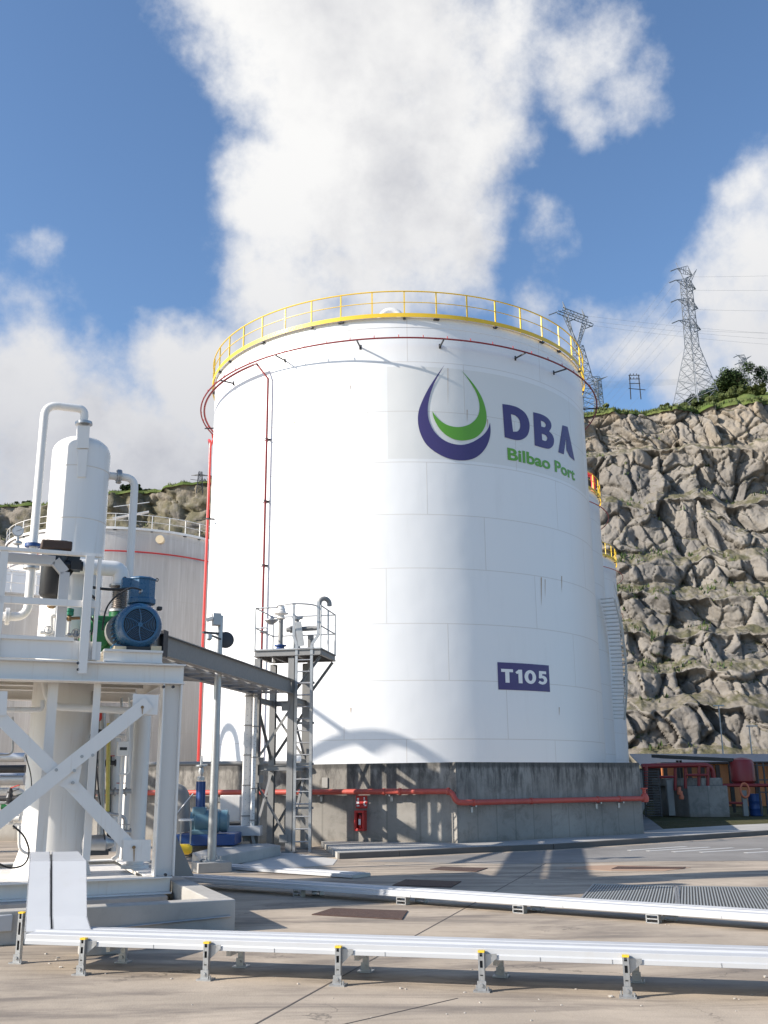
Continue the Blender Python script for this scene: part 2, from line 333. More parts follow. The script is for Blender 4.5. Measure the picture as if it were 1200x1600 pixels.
# ------------------------------------------------------------------ mesh builder
class MB:
    def __init__(s): s.v = []; s.f = []
    def add(s, vs, fs):
        n = len(s.v); s.v += [Vector(v) for v in vs]; s.f += [tuple(i+n for i in f) for f in fs]; return s
    def box(s, c, size, ax=(1, 0, 0), up=(0, 0, 1)):
        ax = Vector(ax).normalized(); up = Vector(up); ay = up.cross(ax).normalized(); az = ax.cross(ay).normalized()
        c = Vector(c); hx, hy, hz = size[0]/2, size[1]/2, size[2]/2
        vs = [c+ax*(i*hx)+ay*(j*hy)+az*(k*hz) for k in (-1, 1) for j in (-1, 1) for i in (-1, 1)]
        return s.add(vs, [(0, 2, 3, 1), (4, 5, 7, 6), (0, 1, 5, 4), (2, 6, 7, 3), (0, 4, 6, 2), (1, 3, 7, 5)])
    def prism(s, pts, off):
        """closed polygon pts extruded by vector off"""
        n = len(pts); off = Vector(off); pts = [Vector(p) for p in pts]
        return s.add(pts+[p+off for p in pts], [tuple(range(n))[::-1], tuple(range(n, 2*n))]+[(i, (i+1) % n, n+(i+1) % n, n+i) for i in range(n)])
    def bar(s, a, b, wd, h, up=(0, 0, 1)):
        a = Vector(a); b = Vector(b); d = (b-a); up = Vector(up)
        if abs(d.normalized().dot(up)) > .98: up = Vector((0, 1, 0))
        return s.box((a+b)/2, (d.length, wd, h), d, up)
    def ibeam(s, a, b, h, wd, tf=.015, tw=.01, up=(0, 0, 1)):
        a = Vector(a); b = Vector(b); d = (b-a).normalized(); up = Vector(up)
        if abs(d.dot(up)) > .98: up = Vector((0, 1, 0))
        ay = up.cross(d).normalized(); az = d.cross(ay).normalized()
        for k in (-1, 1): s.box((a+b)/2+az*(k*(h/2-tf/2)), ((b-a).length, wd, tf), d, az)
        return s.box((a+b)/2, ((b-a).length-.001, tw, h-2*tf), d, az)
    def angle(s, a, b, wd, t=.01, up=(0, 0, 1)):
        a = Vector(a); b = Vector(b); d = (b-a).normalized(); up = Vector(up)
        if abs(d.dot(up)) > .98: up = Vector((0, 1, 0))
        ay = up.cross(d).normalized(); az = d.cross(ay).normalized()
        s.box((a+b)/2, ((b-a).length, wd, t), d, az); return s.box((a+b)/2+ay*(wd/2-t/2)-az*(wd/2), ((b-a).length-.002, t, wd-t), d, az)
    def tube(s, pts, r, seg=12, caps=True, closed=False):
        pts = [Vector(p) for p in pts]; n = len(pts); rs = r if isinstance(r, (list, tuple)) else [r]*n
        up = None; base = len(s.v)
        for i, p in enumerate(pts):
            if closed: t = (pts[(i+1) % n]-pts[i-1]).normalized()
            else: t = (pts[min(i+1, n-1)]-pts[max(i-1, 0)]).normalized()
            if up is None:
                up = Vector((0, 0, 1)) if abs(t.z) < .9 else Vector((1, 0, 0))
            up = (up-t*up.dot(t)); up = up.normalized() if up.length > 1e-6 else t.orthogonal().normalized()
            bx = t.cross(up)
            for k in range(seg):
                a = 2*math.pi*k/seg; s.v.append(p+(up*math.cos(a)+bx*math.sin(a))*rs[i])
        for i in range(n if closed else n-1):
            j = (i+1) % n
            for k in range(seg):
                l = (k+1) % seg; s.f.append((base+i*seg+k, base+i*seg+l, base+j*seg+l, base+j*seg+k))
        if caps and not closed:
            s.f.append(tuple(base+k for k in range(seg))[::-1]); s.f.append(tuple(base+(n-1)*seg+k for k in range(seg)))
        return s
    def cyl(s, a, b, r, seg=16, r2=None): return s.tube([a, b], [r, r if r2 is None else r2], seg)
    def lathe(s, c, prof, seg=32, axis=(0, 0, 1), caps=True):
        """prof: (radius, height) list along axis"""
        c = Vector(c); az = Vector(axis).normalized(); ax = az.orthogonal().normalized(); ay = az.cross(ax); base = len(s.v)
        for (r, h) in prof:
            for k in range(seg):
                a = 2*math.pi*k/seg; s.v.append(c+az*h+(ax*math.cos(a)+ay*math.sin(a))*r)
        for i in range(len(prof)-1):
            for k in range(seg):
                l = (k+1) % seg; s.f.append((base+i*seg+k, base+i*seg+l, base+(i+1)*seg+l, base+(i+1)*seg+k))
        if caps:
            s.f.append(tuple(base+k for k in range(seg))[::-1]); n = len(prof)-1; s.f.append(tuple(base+n*seg+k for k in range(seg)))
        return s
def bend(pts, r, n=6):
    """polyline with rounded corners"""
    pts = [Vector(p) for p in pts]; out = [pts[0]]
    for i in range(1, len(pts)-1):
        a, b, c = pts[i-1], pts[i], pts[i+1]; d1 = (a-b).normalized(); d2 = (c-b).normalized()
        rr = min(r, (a-b).length*.49, (c-b).length*.49); p0 = b+d1*rr; p1 = b+d2*rr
        for k in range(n+1):
            t = k/n; out.append(p0*(1-t)**2+b*2*t*(1-t)+p1*t*t)
    out.append(pts[-1]); return out
WORLDLOC = {}
def _mesh(name, mb, mat, org, sharp=35, bevel=0):
    me = bpy.data.meshes.new(name); me.from_pydata([tuple(v-org) for v in mb.v], [], mb.f)
    bm = bmesh.new(); bm.from_mesh(me); bmesh.ops.recalc_face_normals(bm, faces=bm.faces); bm.to_mesh(me); bm.free()
    me.polygons.foreach_set('use_smooth', [True]*len(me.polygons)); me.set_sharp_from_angle(angle=R(sharp))
    me.materials.append(mat if not isinstance(mat, str) else M[mat]); return me
LABELS = set()
def props(o, label, cat, group=None, kind=None):
    if label: o['label'] = label
    if cat: o['category'] = cat
    if group: o['group'] = group
    if kind: o['kind'] = kind
    return o
def thing(name, label, cat, loc, group=None):
    o = bpy.data.objects.new(name, None); COL.objects.link(o); o.location = loc; o.empty_display_size = .2
    WORLDLOC[o.name] = Vector(loc); return props(o, label, cat, group)
def part(name, mb, mat, parent, label=None, sharp=35, bevel=0, kind=None):
    org = WORLDLOC[parent.name]
    o = bpy.data.objects.new(name, _mesh(name, mb, mat, org, sharp)); COL.objects.link(o); o.parent = parent
    WORLDLOC[o.name] = org
    if label: o['label'] = label
    if kind: o['kind'] = kind
    if bevel: b_(o, bevel)
    return o
def b_(o, wd):
    md = o.modifiers.new('bevel', 'BEVEL'); md.width = wd; md.segments = 2; md.limit_method = 'ANGLE'; md.angle_limit = R(40); md.harden_normals = False
def solo(name, mb, mat, label, cat, loc=None, group=None, kind=None, sharp=35, bevel=0):
    if loc is None:
        xs = [v.x for v in mb.v]; ys = [v.y for v in mb.v]; zs = [v.z for v in mb.v]
        loc = Vector(((min(xs)+max(xs))/2, (min(ys)+max(ys))/2, min(zs)))
    loc = Vector(loc); o = bpy.data.objects.new(name, _mesh(name, mb, mat, loc, sharp)); COL.objects.link(o); o.location = loc
    WORLDLOC[o.name] = loc
    if bevel: b_(o, bevel)
    return props(o, label, cat, group, kind)
def struct(name, mb, mat, sharp=35):
    o = bpy.data.objects.new(name, _mesh(name, mb, mat, Vector((0, 0, 0)), sharp)); COL.objects.link(o); o['kind'] = 'structure'; return o
def copytree(o, parent=None, loc=None, label=None, rotz=None):
    c = o.copy(); COL.objects.link(c)
    if parent: c.parent = parent
    if loc is not None: c.location = loc
    if rotz is not None: c.rotation_euler.z = rotz
    if label: c['label'] = label
    WORLDLOC[c.name] = Vector(c.location) if not parent else WORLDLOC[parent.name]
    for ch in [x for x in o.children]: copytree(ch, c)
    return c
def sheet(pts, z0, z1):
    return MB().prism([Vector((p[0], p[1], z0)) for p in pts], (0, 0, z1-z0))
def flange(mb, c, ax, r, t=.03, bolts=8):
    c = Vector(c); ax = Vector(ax).normalized(); mb.cyl(c-ax*t*1.05, c-ax*t*.08, r, 20); mb.cyl(c+ax*t*.08, c+ax*t*1.05, r, 20)
    a = ax.orthogonal().normalized(); b = ax.cross(a)
    for k in range(bolts):
        q = c+(a*math.cos(2*math.pi*k/bolts)+b*math.sin(2*math.pi*k/bolts))*r*.82; mb.cyl(q-ax*t*1.6, q+ax*t*1.6, r*.07, 6)
    return mb

# ================================================================== SETTING: ground
struct('ground', sheet([(-400, -60), (400, -60), (400, 600), (-400, 600)], -1.0, 0.0), 'ground')
# asphalt road at the right, running back past the tank compound
road = [atZ(560, 1346), atZ(720, 1336), atZ(860, 1330), atZ(1010, 1320), atZ(1200, 1307), Vector((24, 38, 0)), Vector((60, 48, 0)), Vector((60, 33, 0)), Vector((24, 26.5, 0)), atZ(1200, 1345), atZ(1000, 1346), atZ(800, 1350)]
struct('road', sheet(road, .0, .004), 'asphalt')
# expansion joints in the slabs
def strip(a, b, wd, z0, z1):
    a = Vector(a); b = Vector(b); d = (b-a); d.z = 0; n = Vector((-d.y, d.x, 0)).normalized()*wd/2
    return sheet([a-n, b-n, b+n, a+n], z0, z1)
jm = MB()
for (a, b) in [((400, 1600), (860, 1345)), ((950, 1560), (1400, 1620)), ((-100, 1500), (1500, 1400)), ((1200, 1585), (1290, 1600))][:1]:
    A = atZ(*a); B = atZ(*b); d = (B-A); A = A-d*.3
    q = strip(A, B, .014, .0, .003); jm.add(q.v, q.f)
A = atZ(540, 1600); B = atZ(715, 1560); q = strip(A-(B-A)*2, B, .01, 0, .003); jm.add(q.v, q.f)
q = strip(atZ(0, 1505), atZ(1200, 1560)+Vector((8, 0, 0)), .008, 0, .0025)
q = strip(Vector((-4, 18.9, 0)), Vector((12, 18.4, 0)), .012, 0, .003); jm.add(q.v, q.f)
struct('ground_joint', jm, 'joint')

# pavement (kerbed strip) in front of the bund wall
kf = [atZ(527, 1342), atZ(620, 1338), atZ(719, 1333), atZ(860, 1327), atZ(1008, 1317), atZ(1068, 1313), atZ(1200, 1304), Vector((26, 40.5, 0)), Vector((60, 50, 0))]
kb = [Vector((60, 52, 0)), Vector((25.5, 42.3, 0)), Vector((11.4, 33.8, 0)), Vector((8.4, 31.5, 0)), Vector((6.8, 29.6, 0)), Vector((1.8, 26.2, 0)), Vector((-1.8, 27.6, 0))]
struct('pavement', sheet(kf+kb, .0, .125), 'concrete')
kerb = MB()
for a, b in zip(kf[:-1], kf[1:]):
    n = Vector((-(b-a).y, (b-a).x, 0)).normalized()*.075
    kerb.prism([Vector((p.x, p.y, .002)) for p in (a-n*.0, b-n*.0, b-n*1.6, a-n*1.6)], (0, 0, .118))
struct('kerb', kerb, simple('dark_kerb', (.12, .11, .10), .9, var=.3, scale=2))
# grass verge, path to the manifold
vg = [Vector((8.4, 31.5, 0)), Vector((11.4, 33.8, 0)), Vector((25.5, 42.3, 0)), Vector((60, 52, 0)), Vector((60, 75, 0)), Vector((12, 75, 0))]
struct('verge', sheet(vg, .0, .03), 'verge')
pth = [Vector((7.3, 29.9, 0)), Vector((8.35, 31.0, 0)), Vector((12.2, 50, 0)), Vector((13.6, 62, 0)), Vector((12.2, 62, 0)), Vector((10.6, 50, 0))]
struct('path', sheet(pth, .0, .036), 'asphalt')
# hatch marks on the road
hm = MB()
for k, (a, b) in enumerate([((983, 1329), (1072, 1323)), ((1012, 1330), (1108, 1324)), ((1052, 1331.5), (1145, 1325)), ((1095, 1332), (1190, 1326.5)), ((1165, 1333), (1230, 1329.5))]):
    q = strip(atZ(*a), atZ(*b), .11, .004, .008); hm.add(q.v, q.f)
struct('road_marking', hm, 'roadpaint')
# low concrete slab strip by the tower (pale)
struct('slab', sheet([atZ(345, 1362), atZ(435, 1330), atZ(527, 1343), atZ(520, 1352)], .0, .006), simple('pale_screed', (.5, .48, .45), .8, var=.15, scale=2, dirt=(.3, .27, .24), dirtamt=.4))

# ------------------------------------------------------------------ steel ground plates and grating
def plate(pxs, name, mat, label, cat, group=None, t=.012):
    return solo(name, sheet([atZ(*p) for p in pxs], .002, t), mat, label, cat, group=group)
plate([(487, 1430), (628, 1437.5), (637, 1424), (520, 1420)], 'drain_cover', 'rust', 'largest rusty brown steel drain cover, between the two long white cable trays', 'drain cover', 'rusty drain covers in the yard')
plate([(613, 1384), (705, 1387), (721, 1378), (634, 1375)], 'drain_cover', 'rust', 'middle rusty drain cover just behind the second white cable tray', 'drain cover', 'rusty drain covers in the yard')
plate([(672, 1359), (745, 1362.5), (762, 1357), (690, 1355)], 'drain_cover', 'rust', 'farthest rusty drain cover lying near the concrete wall kerb', 'drain cover', 'rusty drain covers in the yard')
plate([(955, 1358.5), (1068, 1358), (1072, 1355.5), (965, 1354.5)], 'drain_cover', 'rust', 'thin rusty slot cover with orange stain on the road at right', 'drain cover', 'rusty drain covers in the yard')
struct('ground_stain', sheet([atZ(880, 1356.5), atZ(955, 1361), atZ(1040, 1361), atZ(1080, 1356), atZ(960, 1352), atZ(920, 1353)], .0, .0055), simple('rust_stain', (.36, .235, .16), .9, var=.25, scale=2))
ga = [atZ(902, 1414), atZ(1058, 1422), atZ(1055, 1387), atZ(928, 1384)]
gdir = (ga[1]-ga[0]).normalized()
gs_ = (ga[3]-ga[0]).normalized()
M['grate'] = gratemat('galvanised_grating', (.36, .375, .37), .04, (gs_.y, -gs_.x, 0))
def grating(pxs, label):
    t = thing('floor_grating', label, 'grating', atZ(*pxs[0]), 'galvanised floor gratings in the yard')
    P = [atZ(*p) for p in pxs]
    part('bars', sheet(P, .003, .02), 'grate', t)
    f = MB()
    for a, b in zip(P, P[1:]+P[:1]): f.bar(a+Vector((0, 0, .014)), b+Vector((0, 0, .014)), .03, .028)
    part('frame', f, 'galv', t)
grating([(902, 1414), (1058, 1422), (1055, 1387), (928, 1384)], 'left galvanised floor grating behind the second cable tray')
grating([(1062, 1422), (1290, 1434), (1262, 1390), (1059, 1387)], 'right galvanised floor grating reaching the edge of the yard view')

# ------------------------------------------------------------------ bund wall
WH = 2.03
WL0, WL1 = Vector((-60, 49.2, 0)), Vector((1.55, 25.72, 0))
WC, WE = Vector((1.71, 25.36, 0)), Vector((7.12, 28.94, 0))
def wallseg(a, b, th, h=WH, z0=0.0):
    a = Vector(a); b = Vector(b); d = (b-a).normalized(); n = Vector((-d.y, d.x, 0))*th   # thickness goes to the left of travel
    return MB().prism([Vector((p.x, p.y, z0)) for p in (a, b, b+n, a+n)], (0, 0, h-z0))
lw = wallseg(WL0, Vector((1.62, 25.55, 0)), .3)
bw = thing('concrete_wall', 'long stained grey concrete containment wall around the big white tank', 'wall', (1.7, 25.4, 0))
lwo = part('wall_panel', lw, 'wall', bw, 'sunlit left run of the concrete wall behind the steel tower')
rw = wallseg(WC, WE, .32)
rwo = part('wall_panel', rw, 'wall', bw, 'shaded right run of the concrete wall')
part('wall_panel', wallseg(WE+Vector((-.3, .35, 0)), (29, 113, 0), .3), 'wall', bw)
# vertical pilasters on the left run
pil = MB()
d = (WL1-WL0).normalized()
for px in (478, 548, 610, 640, 667):
    P = onplane(px, 1270, WL1, Vector((-d.y, d.x, 0))); P.z = 0
    pil.box(P+Vector((0, 0, 1.0))-Vector((-d.y, d.x, 0))*.0, (.03, .02, 1.99), d)
part('joint_strip', pil, 'joint', bw)

WN = Vector((d.y, -d.x, 0))   # outward normal of left wall (towards the camera)
def onwallL(px, py, off=0.0):
    return onplane(px, py, Vector((1.62, 25.55, 0))+WN*off, WN)
dr = (WE-WC).normalized(); WNR = Vector((dr.y, -dr.x, 0))
def onwallR(px, py, off=0.0): return onplane(px, py, WC+WNR*off, WNR)
# red fire main
a1 = onwallL(705, 1236.5, .2); zt = a1.z
a0 = Vector((a1.x, a1.y, zt))-d*22
zb = onwallR(900, 1250, .2).z
c1 = onwallR(722, 1250, .2); c2 = onwallR(1004, 1247, .2); c2.z = zb; c1.z = zb
fm = thing('fire_main', 'faded red water pipe running along the front of the concrete wall', 'pipe', (a1.x, a1.y, 0))
part('pipe', MB().tube(bend([a0, a1, Vector((a1.x+.12, a1.y-.1, zb+.01)), c1+dr*.1, c2], .12), .068, 16), 'faded_red', fm)
def coupling(a, b, r_): part('coupling', MB().cyl(a, b, r_, 18), 'faded_red', fm)
coupling(Vector((a1.x+.02, a1.y, zt))-d*.12, Vector((a1.x, a1.y, zt))-d*.05, .09)
for px in (600, 625, 480): P = onwallL(px, 1237, .2); P.z = zt; coupling(P-d*.03, P+d*.03, .085)
for px in (740, 830, 934, 968): P = onwallR(px, 1249, .2); P.z = zb; coupling(P-dr*.03, P+dr*.03, .082)
for px in (500, 610, 420, 340): P = onwallL(px, 1237, .1); P.z = zt-.09; part('bracket', MB().box(P, (.05, .2, .04), d).box(P-WN*.09+Vector((0, 0, -.05)), (.07, .02, .2), d), 'galv', fm)
for px in (740, 935, 970): P = onwallR(px, 1249, .1); P.z = zb-.09; part('bracket', MB().box(P, (.05, .2, .04), dr).box(P-WNR*.09+Vector((0, 0, -.05)), (.07, .02, .2), dr), 'galv', fm)
part('valve', MB().lathe(c2+dr*.08+Vector((0, 0, -.1)), [(.09, 0), (.11, .05), (.11, .15), (.09, .2), (.05, .24), (.05, .34), (.1, .35), (.1, .38)], 16).cyl(c2, c2+dr*.16, .09), 'faded_red', fm)

# fire extinguisher box and sign on the wall
def wl(px, py, off): return onwallL(px, py, off)
A = wl(558, 1266, 0); B = wl(573.5, 1298, 0); cw = abs((B-A).dot(d)); ch = A.z-B.z; cc = (A+B)/2
eb = thing('extinguisher_cabinet', 'red extinguisher cabinet with glazed front on the concrete wall', 'fire extinguisher box', (cc.x, cc.y, B.z))
fr = MB()
dep = .2
fr.box(cc+WN*dep/2, (cw, dep, .045), d); fr.v = []; fr.f = []
for k in (-1, 1):
    fr.box(cc+WN*(dep/2+.002)+Vector((0, 0, k*(ch/2-.03))), (cw, dep, .06), d)
    fr.box(cc+WN*(dep/2+.002)+d*(k*(cw/2-.03)), (.06, dep-.004, ch-.12), d)
fr.box(cc+WN*.012, (cw-.1, .02, ch-.1), d)
part('frame', fr, 'red', eb, bevel=.008)
eo = part('extinguisher', MB().lathe(cc+WN*.11+Vector((0, 0, -.17)), [(.045, 0), (.05, .02), (.05, .24), (.03, .3), (.015, .31), (.015, .35)], 16), 'red', eb)
part('handle', MB().box(cc+WN*.13+Vector((0, 0, .17)), (.07, .05, .03), d).tube(bend([cc+WN*.13+Vector((0, 0, .16)), cc+WN*.13+d*.06+Vector((0, 0, .1)), cc+WN*.13+d*.06+Vector((0, 0, -.1))], .04), .008, 6), 'black', eb)
part('data_label', MB().box(cc+WN*.165+Vector((0, 0, -.03)), (.06, .004, .14), d), 'wlettering', eb)
A = wl(556.5, 1243, .0); B = wl(574.5, 1263, .0); sw = abs((B-A).dot(d)); sh = A.z-B.z; cs = (A+B)/2
sg = thing('fire_sign', 'small red fire point sign with white pictograms above the cabinet', 'sign', (cs.x, cs.y, B.z))
part('panel', MB().box(cs+WN*.02, (sw, .01, sh), d), 'red', sg)
ic = MB()
for (x, z, w_, h_) in [(-.09, .06, .05, .07), (-.1, -.02, .07, .05), (-.09, -.09, .07, .03), (.07, .08, .03, .06), (.09, .02, .06, .03), (.07, -.04, .03, .07), (.1, -.08, .05, .03)]:
    ic.box(cs+WN*.027+d*x*(sw/.3)+Vector((0, 0, z*sh/.3)), (w_*sw/.3, .004, h_*sh/.3), d)
part('pictogram', ic, 'wlettering', sg)
solo('wall_plate', MB().box(wl(507.5, 1223, .012), (.16, .02, .26), d), 'concrete', 'small blank metal plate fixed high on the concrete wall by the ladder', 'plate')

# ================================================================== TANKS
def T(th, z, r, c=(CX, CY)): return Vector((c[0]+r*math.sin(R(th)), c[1]-r*math.cos(R(th)), z))
def ringpts(th0, th1, z, r, step=2.0, c=(CX, CY)):
    n = max(2, int(abs(th1-th0)/step)); return [T(th0+(th1-th0)*i/n, z, r, c) for i in range(n+1)]
NP = 43
def build_tank(root, mat, railmat, c, ring=True, post0=1.7, top=TOPZ, r=CR, np_=NP):
    part('shell', MB().lathe((c[0], c[1], 0), [(r+.03, .02), (r+.03, .10), (r, .101), (r, top-.42), (r+.012, top-.415), (r+.012, top-.02), (r+.06, top-.02), (r+.06, top)], 256, caps=False), mat, root, sharp=50)
    part('roof', MB().lathe((c[0], c[1], 0), [(r+.05, top-.002), (r*.5, top+.75), (.01, top+1.25)], 96, caps=False), mat, root)
    rl = part('railing', MB().lathe((c[0], c[1], 0), [(r+.135, top-.03), (r+.15, top-.03), (r+.15, top+.14), (r+.135, top+.14)], 160, caps=False)
              .tube(ringpts(0, 358, top+1.1, r+.12, 2, c), .027, 8, closed=True).tube(ringpts(0, 358, top+.62, r+.12, 2, c), .019, 6, closed=True), railmat, root)
    for k in range(np_):
        th = post0+k*360/np_; p = T(th, top, r+.10, c)
        part('post', MB().box(p+Vector((0, 0, .54)), (.05, .05, 1.1), T(th, 0, 1, (0, 0))), railmat, rl)
    bk = MB()
    for k in range(np_):
        if (k*7) % 5 > 2: continue
        th = post0+k*360/np_; p = T(th, top-.07, r+.07, c); bk.box(p, (.12, .10+.12*((k*3) % 4)/3, .05), T(th, 0, 1, (0, 0)))
    part('walkway_bracket', bk, 'darksteel', root, kind='stuff')
tk = thing('storage_tank', 'largest white cylindrical storage tank with yellow top railing and drop shaped emblem', 'storage tank', (CX, CY, 0), 'large storage tanks of the terminal')
p0, _ = cylhit(632, 500, CX, CY, CR+.1)
build_tank(tk, 'tank', 'yellow', (CX, CY), post0=p0)
# ring main
_, RZ = cylhit(640, 527.5, CX, CY, CR+.62)
_, RZ2 = cylhit(397, 562, CX, CY, CR+.50)
thR, _ = cylhit(419, 590, CX, CY, CR+.16)
thE, zE = -100, 0
part('cooling_ring', MB().tube(ringpts(-100, 128, RZ, CR+.62, 1.5), .034, 8), 'darkred', tk, 'upper dark red spray ring pipe')
thx, _ = cylhit(400, 556, CX, CY, CR+.5)
lower = ringpts(-104, thx, RZ-.02, CR+.46, 1.5)
ris = lower+[T(thR, RZ-.7, CR+.16), T(thR, .2, CR+.16)]
part('riser_pipe', MB().tube(ris, .045, 10), 'darkred', tk)
ZJ = cylhit(322, 672, CX, CY, CR+.1)[1]
thL = -84
thL = -80; el = [T(-100, RZ, CR+.62), T(-101, RZ-.25, CR+.62), T(-95, RZ-.9, CR+.45), T(-88, ZJ, CR+.3), T(thL, ZJ-.5, CR+.12), T(thL, .2, CR+.12)]
part('riser_pipe', MB().tube(bend(el, .2, 4), .06, 10), 'red', tk)
br = MB(); 
for (px, py) in [(345, 598), (431, 556), (558, 527), (693, 531), (820, 551), (885, 590)]:
    th, _ = cylhit(px, py, CX, CY, CR+.62); o = part('pipe_bracket', MB().bar(T(th, RZ-.05, CR+.66), T(th, RZ-.05, CR), .05, .05).bar(T(th, RZ-.14, CR+.01), T(th, RZ+.06, CR+.01), .09, .012), 'darksteel', tk)
for th in (-94, 80, 100):
    part('pipe_bracket', MB().bar(T(th, RZ-.05, CR+.72), T(th, RZ-.05, CR), .05, .05), 'darksteel', tk)
for k in range(7):
    z = RZ-3.3-k*2.6
    if z > 0: part('pipe_bracket', MB().bar(T(thR, z, CR+.24), T(thR, z, CR), .06, .06).bar(T(thR-1.6, z, CR+.05), T(thR+.6, z, CR+.05), .04, .04), 'darksteel', tk)
part('pipe_bracket', MB().bar(T(-68, 12.6, CR+.35), T(-68, 12.6, CR), .06, .06).bar(T(-68, 12.6, CR+.35), T(-66, 12.5, CR+.35), .06, .06), 'darksteel', tk)
nz = MB()
for k in range(38):
    th = -95+k*5.9; nz.cyl(T(th, RZ+.02, CR+.62), T(th, RZ+.13, CR+.60), .016, 6)
part('spray_nozzle', nz, 'red', tk, kind='stuff')
# roof gooseneck vent
P = atY(611, 497, CY-CR+1.6); rb = .42
arc = [P+Vector((math.cos(a)*rb, 0, math.sin(a)*rb-.12)) for a in [math.pi*k/14 for k in range(15)]]
arc = [arc[0]-Vector((0, 0, .6))]+arc+[arc[-1]-Vector((0, 0, .2))]
part('roof_vent', MB().tube(arc, .16, 18), 'white', tk)
# emblem, lettering and number: flat vinyl following the shell
def decal(name, outlines, mat, parent, off=.014, label=None, frompx=True):
    """outlines in (arc metres, z); first outer, next ones holes"""
    cu = bpy.data.curves.new(name, 'CURVE'); cu.dimensions = '2D'; cu.fill_mode = 'BOTH'
    for o in outlines:
        sp = cu.splines.new('POLY'); sp.points.add(len(o)-1); sp.use_cyclic_u = True
        for i, (x, y) in enumerate(o): sp.points[i].co = (x, y, 0, 1)
    return wrapcurve(name, cu, mat, parent, off, label)
def wrapcurve(name, cu, mat, parent, off, label=None, fit=None):
    ob = bpy.data.objects.new('tmp', cu); COL.objects.link(ob)
    dg = bpy.context.evaluated_depsgraph_get(); me = bpy.data.meshes.new_from_object(ob.evaluated_get(dg)); bpy.data.objects.remove(ob)
    if fit:
        xs = [v.co.x for v in me.vertices]; ys = [v.co.y for v in me.vertices]
        x0, x1, y0, y1 = min(xs), max(xs), fit[4][0], fit[4][1]
        if y0 is None: y0, y1 = min(ys), max(ys)
        for v in me.vertices:
            v.co.x = fit[0]+(v.co.x-x0)/(x1-x0)*(fit[1]-fit[0]); v.co.y = fit[2]+(v.co.y-y0)/(y1-y0)*(fit[3]-fit[2])
    bm = bmesh.new(); bm.from_mesh(me)
    xs = [v.co.x for v in bm.verts]; x = math.ceil(min(xs)/.15)*.15
    while x < max(xs):
        bmesh.ops.bisect_plane(bm, geom=bm.verts[:]+bm.edges[:]+bm.faces[:], plane_co=(x, 0, 0), plane_no=(1, 0, 0)); x += .15
    org = WORLDLOC[parent.name]
    for v in bm.verts:
        th = v.co.x/CR; z = v.co.y
        v.co = Vector((CX+(CR+off)*math.sin(th), CY-(CR+off)*math.cos(th), z))-org
    bmesh.ops.remove_doubles(bm, verts=bm.verts, dist=.0005)
    for f_ in bm.faces:
        c_ = f_.calc_center_median(); n_ = Vector((c_.x, c_.y, 0))
        if f_.normal.dot(n_) < 0: f_.normal_flip()
    bm.to_mesh(me); bm.free(); me.materials.clear(); me.materials.append(M[mat])
    o = bpy.data.objects.new(name, me); COL.objects.link(o); o.parent = parent; WORLDLOC[o.name] = org
    if label: o['label'] = label
    return o
def cp(px, py):
    th, z = cylhit(px, py, CX, CY, CR+.014); return (R(th)*CR, z)
def crs(pts, n=5, corners=()):
    """Catmull-Rom smooth closed outline; corners are kept sharp"""
    out = []; N = len(pts)
    for i in range(N):
        p0 = pts[i-1]; p1 = pts[i]; p2 = pts[(i+1) % N]; p3 = pts[(i+2) % N]
        if i in corners: p0 = (2*p1[0]-p2[0], 2*p1[1]-p2[1])
        if (i+1) % N in corners: p3 = (2*p2[0]-p1[0], 2*p2[1]-p1[1])
        for k in range(n):
            t = k/n
            out.append(tuple(.5*((2*p1[j])+(-p0[j]+p2[j])*t+(2*p0[j]-5*p1[j]+4*p2[j]-p3[j])*t*t+(-p0[j]+3*p1[j]-3*p2[j]+p3[j])*t**3) for j in (0, 1)))
    return out
def zp(pts): return [(600+x*.28333, 440+y*.28333) for x, y in pts]
pur = [(333,460),(290,520),(245,590),(210,660),(190,720),(188,780),(202,840),(232,895),(276,935),(330,965),(385,982),(440,986),(490,977),(530,953),(562,915),(581,870),(588,825),(585,778),
       (573,812),(550,843),(518,868),(480,888),(440,899),(398,898),(352,885),(310,860),(277,825),(255,785),(243,740),(242,690),(250,640),(265,590),(285,545),(310,500)]
grn = [(425,488),(465,530),(505,580),(540,640),(560,700),(566,750),(559,793),(537,833),(505,860),(465,873),(425,876),(385,868),(345,848),(310,815),(285,775),(271,740),(267,715),
       (285,741),(310,766),(340,786),(370,797),(405,802),(440,798),(475,785),(502,763),(520,735),(527,700),(524,660),(510,615),(485,570),(455,525)]
decal('emblem', [[cp(*p) for p in crs(zp(pur), 5, (0, 17))]], 'purple', tk, label='purple half of the drop emblem')
decal('emblem', [[cp(*p) for p in crs(zp(grn), 5, (0, 16))]], 'lgreen', tk, label='green half of the drop emblem')
Dl = [(653,675),(690,680),(735,693),(776,722),(798,762),(803,805),(792,846),(765,869),(728,874),(666,858)]
Dh = [(700,731),(722,737),(741,754),(751,780),(750,808),(736,826),(712,827)]
Bl = [(823,720),(866,731),(900,750),(920,776),(923,803),(911,826),(929,845),(938,873),(933,903),(912,921),(880,917),(832,903)]
Bh1 = [(865,767),(883,774),(893,789),(887,803),(868,799)]
Bh2 = [(870,838),(892,847),(901,864),(893,879),(873,873)]
Al = [(985,792),(1013,801),(1052,988),(1026,967),(1007,930),(1004,862),(992,953),(962,941)]
decal('letter', [[cp(*p) for p in crs(zp(Dl), 4, (0, 9))], [cp(*p) for p in crs(zp(Dh), 4, (0, 6))]], 'purple', tk, label='purple letter D')
decal('letter', [[cp(*p) for p in crs(zp(Bl), 4, (0, 5, 11))], [cp(*p) for p in crs(zp(Bh1), 4, (0, 4))], [cp(*p) for p in crs(zp(Bh2), 4, (0, 4))]], 'purple', tk, label='purple letter B')
